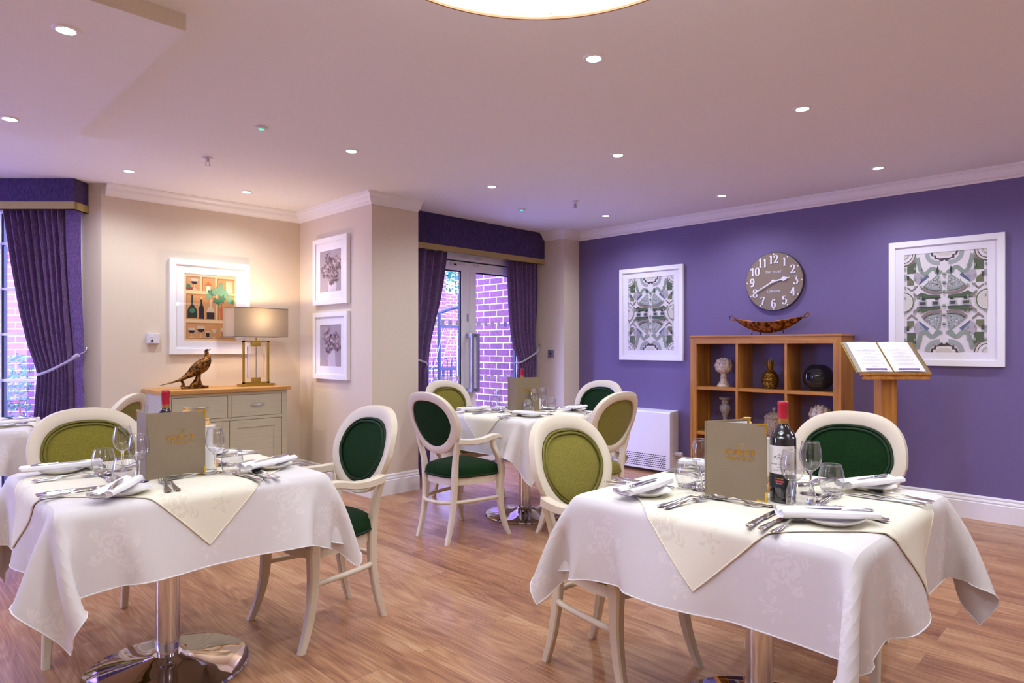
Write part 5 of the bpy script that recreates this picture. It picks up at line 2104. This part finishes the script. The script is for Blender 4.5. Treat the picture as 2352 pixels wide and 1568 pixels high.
def table(cx, cy, name, clothseed, turn, ovl=.905, ovsh=(0, 0), rotz=0.0):
    t = thing('dining_table', 'square pedestal dining table with chrome post, %s' % name, 'table', (cx, cy, 0), rotz, 'pedestal dining tables')
    MB().box(-HALF + .022, HALF - .022, -HALF + .022, HALF - .022, ZT - .040, ZT - .008, bev=.010).build('tabletop', m_white, t)
    MB().lathe([(0, 0), (.300, 0), (.302, .006), (.297, .014), (.24, .026), (.16, .036), (.09, .050), (.055, .062), (.050, .066)], 72).build('base', m_chrome, t)
    MB().lathe([(.038, .050), (.038, ZT - .05)], 40).build('post', m_chrome, t)
    MB().lathe([(.0435, .088), (.0435, .125)], 40).build('collar', m_chrome, t)
    MB().lathe([(.045, .125), (.045, ZT - .06)], 40).build('sleeve', m_steel, t)
    MB().box(-.16, .16, -.16, .16, ZT - .052, ZT - .040).build('mounting_plate', m_satin, t)
    g, G = CL[clothseed]
    Gr = np.rot90(G, turn, axes=(0, 1)).copy()
    a = turn * PI / 2
    R_ = np.array([[math.cos(a), -math.sin(a), 0], [math.sin(a), math.cos(a), 0], [0, 0, 1]])
    # rotate the finished drape about the table
    Gr = G @ R_.T
    c = cloth_obj('tablecloth', Gr, g, m_cloth, m_hem)
    c.location = (cx, cy, ZT)
    c.rotation_euler = (0, 0, rotz)
    tag(c, 'white damask tablecloth draped over %s' % name, 'tablecloth', 'white tablecloths')
    q, O = overlay_grid(Gr, g, ovl, sh=ovsh)
    s = cloth_obj('overlay_cloth', O, q, m_over, m_overhem)
    s.location = (cx, cy, ZT)
    s.rotation_euler = (0, 0, rotz)
    tag(s, 'ivory overlay cloth set cornerwise on %s' % name, 'overlay cloth', 'ivory overlay cloths')
    return t


TR = (2.165, .966)
TL = (.879, 2.800)
TM = (3.610, 3.447)
T4 = (.400, 5.38)
table(TR[0], TR[1], 'the right foreground table', 11, 0, ovl=.90, ovsh=(0, -.030))
table(TL[0], TL[1], 'the left foreground table', 5, 1, ovl=.885, ovsh=(0, .012))
table(TM[0], TM[1], 'the middle table', 11, 2)
table(T4[0], T4[1], 'the far left table by the window', 5, 0, rotz=-.23)

# ================================================================== tableware (built once, then copied)
ZC = ZT + .0085     # level of the overlay cloth
PARK = (0, 0, -50)


def strip(mb, secs):
    """Metal strip along y: (y, width, z, thickness)."""
    vs = []
    for y, w_, z, th in secs:
        x = w_ / 2
        for p in ((-x, z), (-x * .7, z + th * .5), (0, z + th * .62), (x * .7, z + th * .5), (x, z), (x * .7, z - th * .5), (-x * .7, z - th * .5)):
            vs.append((p[0], y, p[1]))
    n = 7
    fs = []
    for i in range(len(secs) - 1):
        for k in range(n):
            fs.append((i * n + k, i * n + (k + 1) % n, (i + 1) * n + (k + 1) % n, (i + 1) * n + k))
    fs.append(list(range(n)))
    fs.append(list(range((len(secs) - 1) * n, len(secs) * n))[::-1])
    mb.add(vs, fs, 0, True)


HAND = [(0, .010, .003, .002), (.004, .019, .003, .003), (.020, .021, .0035, .003), (.060, .014, .005, .0035), (.100, .008, .009, .004), (.125, .0065, .0125, .004)]


def make_fork(s=1.0):
    mb = MB()
    strip(mb, [(y * s, w_ * s, z * s, th) for y, w_, z, th in HAND + [(.140, .010, .013, .003), (.152, .022, .010, .002), (.163, .026, .007, .0018)]])
    for k in range(4):
        x = (-.0105 + .007 * k) * s
        pts = [(x, .160 * s, .0068 * s), (x, .180 * s, .004 * s), (x * .98, .200 * s, .006 * s), (x * .96, .215 * s, .011 * s)]
        mb.bar(pts, [.0042 * s, .0038 * s, .003 * s, .0014 * s], [.0018] * 4, side=(1, 0, 0))
    return mb


def make_spoon(s=1.0, bw=.020, bl=.030):
    mb = MB()
    strip(mb, [(y * s, w_ * s, z * s, th) for y, w_, z, th in HAND + [(.140, .008, .0125, .003), (.150, .012, .010, .002)]])
    cy = .148 + bl

    def bowl(i, j, o):
        r = i / 8
        a = 2 * PI * j / 28
        y = math.sin(a)
        x = math.cos(a) * (1 - .10 * y)
        return (x * r * bw * s, (cy + y * r * bl) * s, (.0105 - .0090 * (1 - r * r) + .0025 * y * r) * s + o)
    mb.grid(lambda i, j: bowl(i, j, 0), 9, 28, closev=True)
    mb.grid(lambda i, j: bowl(i, j, .0012), 9, 28, closev=True)
    return mb


def make_knife(name, label, s=1.0):
    t = thing(name, label, 'knife', PARK)
    mb = MB()
    strip(mb, [(0, .010 * s, .0045, .004), (.004 * s, .018 * s, .0048, .006), (.03 * s, .019 * s, .005, .007), (.07 * s, .016 * s, .005, .007), (.100 * s, .013 * s, .005, .006), (.106 * s, .015 * s, .005, .007), (.112 * s, .014 * s, .005, .004)])
    mb.build('handle', m_steel, t)
    mb = MB()
    pr = [(.110, -.006, .006), (.118, -.0085, .0085), (.150, -.009, .009), (.190, -.008, .0095), (.212, -.004, .009), (.224, .003, .006), (.228, .0058, .0062)]
    q = [(b * s, a * s) for a, b, c in pr] + [(c * s, a * s) for a, b, c in pr[::-1]]
    mb.prism(q, lambda a, b, z: (a, b, z), .0035, .0052)
    mb.build('blade', m_steel, t)
    return t


proto = {}
proto['fork'] = tag(make_fork(1.09).build('table_fork', m_steel), '', 'fork')
proto['fork2'] = tag(make_fork(.98).build('starter_fork', m_steel), '', 'fork')
proto['dfork'] = tag(make_fork(.90).build('dessert_fork', m_steel), '', 'fork')
proto['dspoon'] = tag(make_spoon(.95, .020, .029).build('dessert_spoon', m_steel), '', 'spoon')
proto['soup'] = tag(make_spoon(.96, .026, .028).build('soup_spoon', m_steel), '', 'spoon')
proto['knife'] = make_knife('table_knife', '', 1.02)
proto['knife2'] = make_knife('starter_knife', '', .93)
proto['bknife'] = make_knife('butter_knife', '', .80)
t = thing('side_plate', '', 'plate', PARK)
MB().lathe([(0, .004), (.048, .004), (.054, .006), (.080, .0155), (.0835, .0175), (.0845, .0185), (.082, .0165), (.056, .0035), (.050, .0005), (0, .0005)], 48, cap=False).build('dish', m_china, t)
proto['plate'] = t


def make_napkin():
    """Linen napkin folded in a long roll: a loose double roll lying on the plate."""
    mb = MB()
    n = 30

    def sec(k, y):
        # open spiral-like section, two lobes
        a = k / (n - 1)
        wv = .004 * math.sin(14 * y + 1)
        pts = [(-.030, .004), (-.039, .011), (-.036, .021), (-.022, .025), (-.006, .019), (.000, .015), (.008, .019), (.024, .026), (.037, .022), (.040, .012), (.031, .004), (.0, .002)]
        i = a * (len(pts) - 1)
        b = min(int(i), len(pts) - 2)
        f = i - b
        x = pts[b][0] * (1 - f) + pts[b + 1][0] * f
        z = pts[b][1] * (1 - f) + pts[b + 1][1] * f
        return (x * (1 - .10 * (y + .13) / .26) + wv, y, z * (1 + .06 * math.sin(9 * y)))
    mb.grid(lambda i, j: sec(j, -.130 + .262 * i / 24), 25, n, closev=True)
    for y_ in (-.130 + .004, .132 - .004):
        ring = [sec(j, y_) for j in range(n)]
        mb.add(ring, [list(range(n))])
    # inner layers showing at both ends
    for s_, y0_, y1_ in ((.62, -.134, .10), (.34, -.128, .05)):
        mb.grid(lambda i, j: (lambda p: (p[0] * s_ - .004, p[1], .012 + (p[2] - .012) * s_))(sec(j, y0_ + (y1_ - y0_) * i / 6)), 7, n, closev=True)
    return mb


proto['napkin'] = tag(make_napkin().build('napkin', m_napkin), '', 'napkin')


def glass_profile(outer, inner):
    return outer + inner[::-1]


t = thing('tumbler', '', 'glass', PARK)
out = smoothpts([(.0300, .006), (.037, .022), (.0405, .040), (.0405, .055), (.037, .075), (.0315, .095)], 4)
MB().lathe([(a, b) for a, b in out] + [(.0312, .0958), (.0304, .0955)] + [(a - .0013, b) for a, b in out[::-1]], 44, cap=False).build('bowl', m_thin, t)
MB().tube([(.0309 * math.cos(a), .0309 * math.sin(a), .0952) for a in np.linspace(0, 2 * PI, 49)[:-1]], .0008, 6, closed=True).build('rim', m_glass, t)
MB().lathe([(0, 0), (.024, 0), (.0275, .0015), (.0305, .007), (.0315, .011), (.026, .0125), (0, .011)], 40, cap=False).build('base', m_glass, t)
proto['tumbler'] = t
t = thing('wine_glass', '', 'glass', PARK)
out = smoothpts([(.009, .077), (.024, .090), (.0335, .110), (.0350, .128), (.0325, .150), (.0275, .174)], 4)
MB().lathe([(a, b) for a, b in out] + [(.0272, .1747), (.0266, .1745)] + [(max(a - .001, .002), b + .0006) for a, b in out[::-1]], 44, cap=False).build('bowl', m_thin, t)
MB().tube([(.0270 * math.cos(a), .0270 * math.sin(a), .1742) for a in np.linspace(0, 2 * PI, 49)[:-1]], .0007, 6, closed=True).build('rim', m_glass, t)
MB().lathe([(0, 0), (.034, 0), (.0342, .0010), (.020, .0030), (.008, .007), (.0042, .016), (.0035, .040), (.0040, .066), (.0075, .0745), (.0090, .0778), (0, .0768)], 32, cap=False).build('stem', m_glass, t)
proto['wine'] = t

USED = set()


def place(kind, loc, rz, label, group, scale=None, tilt=None):
    src = proto[kind]
    if kind not in USED:
        USED.add(kind)
        r = src
    else:
        r = src.copy()
        COL.objects.link(r)
        for ch in list(src.children):
            c = ch.copy()
            COL.objects.link(c)
            c.parent = r
    r.location = loc
    r.rotation_euler = (tilt[0] if tilt else 0, tilt[1] if tilt else 0, rz)
    r['label'] = label
    r['group'] = group
    return r


SIDE = {  # diner's side of a table: heading of the diner, and how the place is told
    'w': 0.0, 'e': PI, 'n': -PI / 2, 's': PI / 2}
rdj = random.Random(12)


def setting(tc, side, tn, pn, rot0=0.0, skip=(), pl=(-.252, .155), nap=(-.262, .165, .04), jit=1.0):
    """u = to the diner's right, v = in from the table edge."""
    hd = SIDE[side] + rot0
    f = (math.cos(hd), math.sin(hd))
    r = (f[1], -f[0])

    def W(u, v, z=ZC):
        k = v - HALF
        return (tc[0] + r[0] * u + f[0] * k, tc[1] + r[1] * u + f[1] * k, z)
    base = hd - PI / 2
    J = lambda s: rdj.uniform(-s, s) * jit
    where = 'at the %s place of the %s table' % (pn, tn)
    G_ = 'place settings on the %s table' % tn
    items = [('fork', -.128, .034, -.20, 'outer table fork'), ('fork2', -.098, .036, -.16, 'inner starter fork'),
             ('knife', .172, .004, .06, 'inner table knife'), ('knife2', .205, .002, .0, 'middle starter knife'), ('soup', .243, .0, .03, 'round soup spoon')]
    for k, u, v, a, lb in items:
        if k in skip: continue
        place(k, W(u + J(.004), v + J(.006)), base + a * -1 * -1 + J(.03), lb + ' ' + where, G_)
    if 'dspoon' not in skip: place('dspoon', W(.118 + J(.01), .285 + J(.008)), base + PI / 2 + .10 + J(.06), 'dessert spoon above the setting ' + where, G_)
    if 'dfork' not in skip: place('dfork', W(-.075 + J(.01), .248 + J(.008)), base - PI / 2 + J(.06), 'dessert fork above the setting ' + where, G_)
    if 'plate' not in skip:
        place('plate', W(pl[0], pl[1]), 0, 'white side plate under the napkin ' + where, G_)
        place('napkin', W(nap[0], nap[1], ZC + .013), base + nap[2], 'folded white napkin on the side plate ' + where, G_)
        place('bknife', W(nap[0] + .006 + .09 * math.sin(nap[2]), nap[1] - .10, ZC + .034), base + nap[2] * .8 + .05, 'butter knife on the napkin ' + where, G_)


setting(TR, 'w', 'right', 'front left')
setting(TR, 's', 'right', 'front right', nap=(-.245, .160, .75), pl=(-.24, .150))
setting(TR, 'e', 'right', 'back right', nap=(-.252, .150, -.35))
setting(TR, 'n', 'right', 'back left', nap=(-.25, .16, .30))
setting(TL, 's', 'left', 'front right', nap=(.262 * -1, .13, -.60), pl=(-.245, .125))
setting(TL, 'e', 'left', 'back right', nap=(-.24, .16, .45), pl=(-.235, .15))
setting(TL, 'n', 'left', 'back left', nap=(-.25, .16, .0))
setting(TL, 'w', 'left', 'front left', nap=(-.25, .155, -.1))
setting(TM, 'w', 'middle', 'front left', nap=(-.25, .16, -.15))
setting(TM, 's', 'middle', 'front right', nap=(-.25, .16, .45))
setting(TM, 'e', 'middle', 'back right', nap=(-.24, .15, .2))
setting(TM, 'n', 'middle', 'back left', nap=(-.25, .15, .2))
setting(T4, 'e', 'far left', 'right-hand', rot0=-.23, nap=(-.25, .12, .5))
setting(T4, 's', 'far left', 'near', rot0=-.23, nap=(-.25, .14, .3))

for tc, tn, lst in ((TR, 'right', (('tumbler', -.117, .207, 'at left, beside the menu'), ('tumbler', .154, -.179, 'at right, before the dark green chair'), ('tumbler', -.197, -.212, 'in front of the wine bottle'),
                                   ('wine', -.118, .150, 'at left, partly behind the menu'), ('wine', .085, -.137, 'farther right, before the dark green chair'), ('wine', -.141, -.166, 'overlapping the wine bottle label'))),
                    (TL, 'left', (('tumbler', -.198, .111, 'at left, before the olive chair'), ('tumbler', -.192, -.154, 'in front at left of the menu'), ('tumbler', .154, -.243, 'at right of the menu'),
                                  ('wine', -.128, .128, 'farther of two left of the menu'), ('wine', -.151, -.165, 'nearer of two left of the menu'), ('wine', .114, -.179, 'right of the menu'))),
                    (TM, 'middle', (('tumbler', -.130, .190, 'at left, before the garden doors'), ('wine', -.075, .225, 'at left of the menu'), ('tumbler', -.045, -.075, 'in front of the menu'),
                                    ('wine', .020, -.075, 'in front of the menu'), ('wine', .180, -.020, 'right of the menu'), ('tumbler', .235, -.060, 'right of the menu, before the nib wall'))),
                    (T4, 'far left', (('tumbler', .02, -.30, 'before the window'),))):
    for k, dx, dy, lb in lst:
        nm = 'clear stemless tumbler' if k == 'tumbler' else 'clear stemmed wine glass'
        place(k, (tc[0] + dx, tc[1] + dy, ZC), 0, '%s on the %s table, %s' % (nm, tn, lb), 'glasses on the laid tables')


# ---- menus
def menu(loc, a1, a2, label, w1=.200, w2=.200, h=.262, first=None):
    t = thing('menu', label, 'menu', loc, 0, 'standing menus on the tables')

    def leaf(a, w, outer, name):
        d = (math.cos(a), math.sin(a))
        n = (d[1] * outer, -d[0] * outer)     # outward
        f = lambda p, z, q: (d[0] * p + n[0] * q, d[1] * p + n[1] * q, z)
        mb = MB()
        mb.prism([(0, .0), (w - .004, .0), (w, .004), (w, h - .004), (w - .004, h), (0, h)], f, -.0022, .0022)
        o = mb.build(name, m_menu, t)
        mb = MB()
        mb.prism([(.012, .008), (w - .008, .008), (w - .008, h - .008), (.012, h - .008)], f, -.0032, -.0022)
        mb.build('page', m_paper, o)
        for zz, sg in ((0, 1), (h, -1)):
            mb = MB()
            A = lambda p, q: (w - p, zz + sg * q)
            mb.prism([A(-.001, -.001), A(.030, -.001), A(.030, .004), A(.004, .004), A(.004, .030), A(-.001, .030)][::sg], f, -.0036, .0036)
            mb.build('corner', m_gold, o)
        return o, f
    o, f = leaf(a1, w1, 1, 'front_cover')
    leaf(a2, w2, -1, 'back_cover')
    MB().tube([(0, 0, 0), (0, 0, h)], .0038, 8).build('spine', m_menu, t)
    T = lambda p, q, k: f(w1 * .5 + .012 + p, q, .0022 + .0007 * k)
    k_ = h - .256
    T = lambda p, q, k: f(w1 * .5 + .012 + p, q + k_, .0022 + .0007 * k)
    stroke_text('BARCHESTER', .0150, lambda p, q, k: T(p, q + .1540, k), .17, .075, adv=.66, wide=.56).build('lettering', m_gold, o)
    stroke_text('Celebrating life', .0110, lambda p, q, k: T(p + .25 * q, q + .138, k), adv=.48, wide=.60, thin=.11, script=True).build('lettering', m_gold, o)
    mb = MB()
    # oak-leaf emblem
    c = (.004, .181)
    lf = []
    for s in np.linspace(0, 1, 15):
        wdt = .0085 * math.sin(PI * s) ** .7 * (1 + .25 * math.sin(s * 20))
        lf.append((s, wdt))
    ax = (.75, .62)
    side_ = (-.62, .75)
    Q = lambda s, w_: (c[0] - .014 + ax[0] * .032 * s + side_[0] * w_, c[1] - .012 + ax[1] * .032 * s + side_[1] * w_)
    for sg in (1, -1):
        pts = [Q(s, sg * w_) for s, w_ in lf]
        for i in range(len(pts) - 1):
            a, b = pts[i], pts[i + 1]
            mb.add([T(a[0], a[1], 1), T(b[0], b[1], 1), T(b[0] + .0006, b[1] + .0009, 1), T(a[0] + .0006, a[1] + .0009, 1)], [(0, 1, 2, 3)])
    for s in (.3, .5, .7):
        for sg in (1, -1):
            a, b = Q(s, 0), Q(s + .12, sg * .006)
            mb.add([T(a[0], a[1], 1), T(b[0], b[1], 1), T(b[0], b[1] + .0007, 1), T(a[0], a[1] + .0007, 1)], [(0, 1, 2, 3)])
    a, b = Q(-.15, 0), Q(.95, 0)
    mb.add([T(a[0], a[1], 1), T(b[0], b[1], 1), T(b[0], b[1] + .0008, 1), T(a[0], a[1] + .0008, 1)], [(0, 1, 2, 3)])
    mb.build('leaf_emblem', m_gold, o)
    return t


menu((TR[0] - .172, TR[1] + .106, ZC), math.atan2(-.187, .045), math.atan2(-.06, .155), 'taupe menu with gold lettering standing on the right table', w1=.192, w2=.185, h=.245)
menu((TL[0] - .118, TL[1] - .143, ZC), math.atan2(-.027, .199), math.atan2(.195, .022), 'taupe menu with gold lettering standing on the left table', w1=.200, w2=.190, h=.244)
menu((TM[0] - .090, TM[1] + .010, ZC), math.atan2(-.066, .205), math.atan2(.171, .088), 'taupe menu with gold lettering standing on the middle table', w1=.205, w2=.190, h=.258)


# ---- wine bottles
def bottle(loc, label, yaw, label_detail=True):
    t = thing('wine_bottle', label, 'bottle', loc, yaw)
    s = .0392 / .0375
    prof = [(0, 0), (.034, 0), (.0375, .005), (.0378, .02), (.0378, .178), (.0365, .196), (.030, .212), (.020, .224), (.0150, .234), (.0142, .250), (.0142, .262)]
    MB().lathe([(a * s, b * s) for a, b in prof[:2] + smoothpts(prof[2:], 3)], 48).build('glass_body', m_bottle, t)
    MB().lathe([(a * s, b * s) for a, b in ((.0149, .252), (.0149, .262), (.0150, .290), (.0158, .292), (.0158, .300), (.0150, .303), (.013, .3045), (0, .305))], 32, cap=False).build('capsule', m_wax, t)
    MB().lathe([(a * s, b * s) for a, b in ((.0147, .236), (.0147, .252))], 32, cap=False).build('neck_band', m_foil, t)
    R0 = .0382 * s
    an = lambda a: (math.cos(a), math.sin(a))

    def patch(a0, a1, z0, z1, name, mat, r=R0, parent=t, n=24):
        mb = MB()
        mb.grid(lambda i, j: (r * math.cos(a0 + (a1 - a0) * i / n), r * math.sin(a0 + (a1 - a0) * i / n), (z0, z1)[j] * s), n + 1, 2)
        return mb.build(name, mat, parent)
    lb = patch(-1.25, 1.25, .088, .172, 'label', m_label)
    lk = patch(-1.25, 1.25, .045, .086, 'lower_label', m_labelblack)
    if not label_detail: return t
    A = lambda p, q, k: ((R0 + .0003 + .0001 * k) * math.cos(p / R0), (R0 + .0003 + .0001 * k) * math.sin(p / R0), q * s)
    mb = stroke_text('MONTAGNE SAINT-EMILION', .0042, lambda p, q, k: A(p, q + .115, k), .16, .08, adv=.70, wide=.6)
    stroke_text('CALVET', .0062, lambda p, q, k: A(p, q + .096, k), .24, .12, adv=1.0, wide=.8, mb=mb)
    stroke_text('LA CROIX SAINT LAVRENT'.replace('X', 'K'), .0026, lambda p, q, k: A(p, q + .158 - 8 * p * p, k), .14, .10, adv=.8, wide=.6, mb=mb) if False else None
    for p, q, w_, h_ in ((0, .112, .026, .0003), (0, .124, .024, .0003), (0, .127, .020, .0003), (0, .107, .008, .0005)):
        mb.add([A(p - w_, q - h_, 1), A(p, q - h_, 1), A(p + w_, q - h_, 1), A(p + w_, q + h_, 1), A(p, q + h_, 1), A(p - w_, q + h_, 1)], [(0, 1, 4, 5), (1, 2, 3, 4)])
    # the little house and its trees
    rd = random.Random(2)
    for _ in range(60):
        p, q = rd.uniform(-.019, .019), .131 + rd.random() * .011 * (1 - .3 * abs(rd.random()))
        w_, h_ = rd.uniform(.0006, .0022), rd.uniform(.0002, .0007)
        mb.add([A(p - w_, q - h_, 1), A(p + w_, q - h_, 1), A(p + w_, q + h_, 1), A(p - w_, q + h_, 1)], [(0, 1, 2, 3)])
    mb.add([A(-.008, .143, 1), A(0, .1475, 1), A(.008, .143, 1)], [(0, 1, 2)])
    mb.build('printing', m_brownink, lb)
    mb = MB()
    for q in (.083, .0475):
        mb.add([A(p_, q - .0004, 1) for p_ in np.linspace(-.044, .044, 12)] + [A(p_, q + .0004, 1) for p_ in np.linspace(.044, -.044, 12)], [list(range(24))])
    for a in range(6):
        mb.add([A(-.012 + .004 * a, .072 + .002 * (a % 2), 1), A(-.009 + .004 * a, .073, 1), A(-.009 + .004 * a, .0743, 1), A(-.012 + .004 * a, .0733 + .002 * (a % 2), 1)], [(0, 1, 2, 3)])
    mb.build('gold_lines', m_gold, lk)
    mb = MB()
    mb.grid(lambda i, j: A(-.012 + .003 * i, (.063, .068)[j], 2), 9, 2)
    mb.build('red_tab', m_red, lk)
    mb = stroke_text('CALVET', .0032, lambda p, q, k: A(p, q + .0573, k), .2, .12, adv=1.0, wide=.8)
    mb.build('white_print', m_label, lk)
    return t


bp = (TR[0] - .080, TR[1] - .112)
bottle((bp[0], bp[1], ZC), 'dark red wine bottle with a cream label standing on the right table', math.atan2(-bp[1], -bp[0]) - .25)
bottle((TL[0] - .010, TL[1] + .000, ZC), 'dark red wine bottle standing behind the menu on the left table', 3.9, False)
bottle((TM[0] + .130, TM[1] + .155, ZC), 'dark red wine bottle standing behind the menu on the middle table', 3.9, False)


# ---- condiment caddies
def caddy(tc, dx, dy, tn, rz=0.0, plant=True):
    x, y = tc[0] + dx, tc[1] + dy
    t = thing('condiment_caddy', 'wooden caddy tray for condiments on the %s table behind the menu' % tn, 'caddy', (x, y, ZC), rz)
    MB().box(-.07, .07, -.055, .055, 0, .012, bev=.003).build('tray', m_knob, t)
    for s in (-1, 1):
        MB().box(-.07, .07, s * .055 - .004, s * .055 + .004, .0, .030, bev=.002).build('side_rail', m_knob, t)
    c, s_ = math.cos(rz), math.sin(rz)
    W = lambda a, b: (x + a * c - b * s_, y + a * s_ + b * c)
    for i, (a, b, h, lb) in enumerate(((-.025, .022, .225, 'tall'), (.038, -.020, .178, 'short'))):
        q = W(a, b)
        p = thing('condiment_jar', '%s white china jar with a wooden knob lid in the %s table caddy' % (lb, tn), 'jar', (q[0], q[1], ZC + .012))
        MB().lathe([(.024, 0), (.026, .004), (.0255, h - .040), (.027, h - .030)], 28).build('jar_body', m_china, p)
        MB().lathe([(.030, h - .030), (.034, h - .024), (.034, h - .020), (.012, h - .018)], 28).build('lid', m_china, p)
        MB().lathe([(a_ * 1, h - .019 + b_) for a_, b_ in ((.015, 0), (.0165, .004), (.014, .012), (.0085, .016), (.0085, .018), (.013, .025), (.0135, .027), (0, .028))], 24, cap=False).build('knob', m_knob, p)
    if plant:
        q = W(.046, .046)
        p = thing('table_plant', 'small leafy green plant in a glass in the %s table caddy' % tn, 'plant', (q[0], q[1], ZC + .012))
        MB().lathe([(.016, 0), (.018, .004), (.020, .09)], 20).build('vase', m_glass, p)
        mb = MB()
        leaf_blob(mb, (0, 0, .135), .027, 60, .013, len(tn))
        mb.tube([(0, 0, .01), (.003, 0, .11)], .0015, 5)
        mb.build('foliage', m_leaf, p)
    return t


caddy(TR, .062, .044, 'right', .3)
caddy(TL, .100, -.005, 'left', .0)
caddy(TM, .085, .045, 'middle', .0)
q = (TL[0] + .125, TL[1] - .075)
t = thing('salt_pot', 'small plain white china pot right of the menu on the left table', 'pot', (q[0], q[1], ZC))
MB().lathe([(.024, 0), (.027, .003), (.027, .080), (.024, .086), (.010, .090), (0, .091)], 28, cap=False).build('body', m_china, t)
q = (TM[0] + .165, TM[1] + .015)
t = thing('salt_pot', 'small plain white china pot right of the menu on the middle table', 'pot', (q[0], q[1], ZC))
MB().lathe([(.024, 0), (.027, .003), (.027, .080), (.024, .086), (.010, .090), (0, .091)], 28, cap=False).build('body', m_china, t)
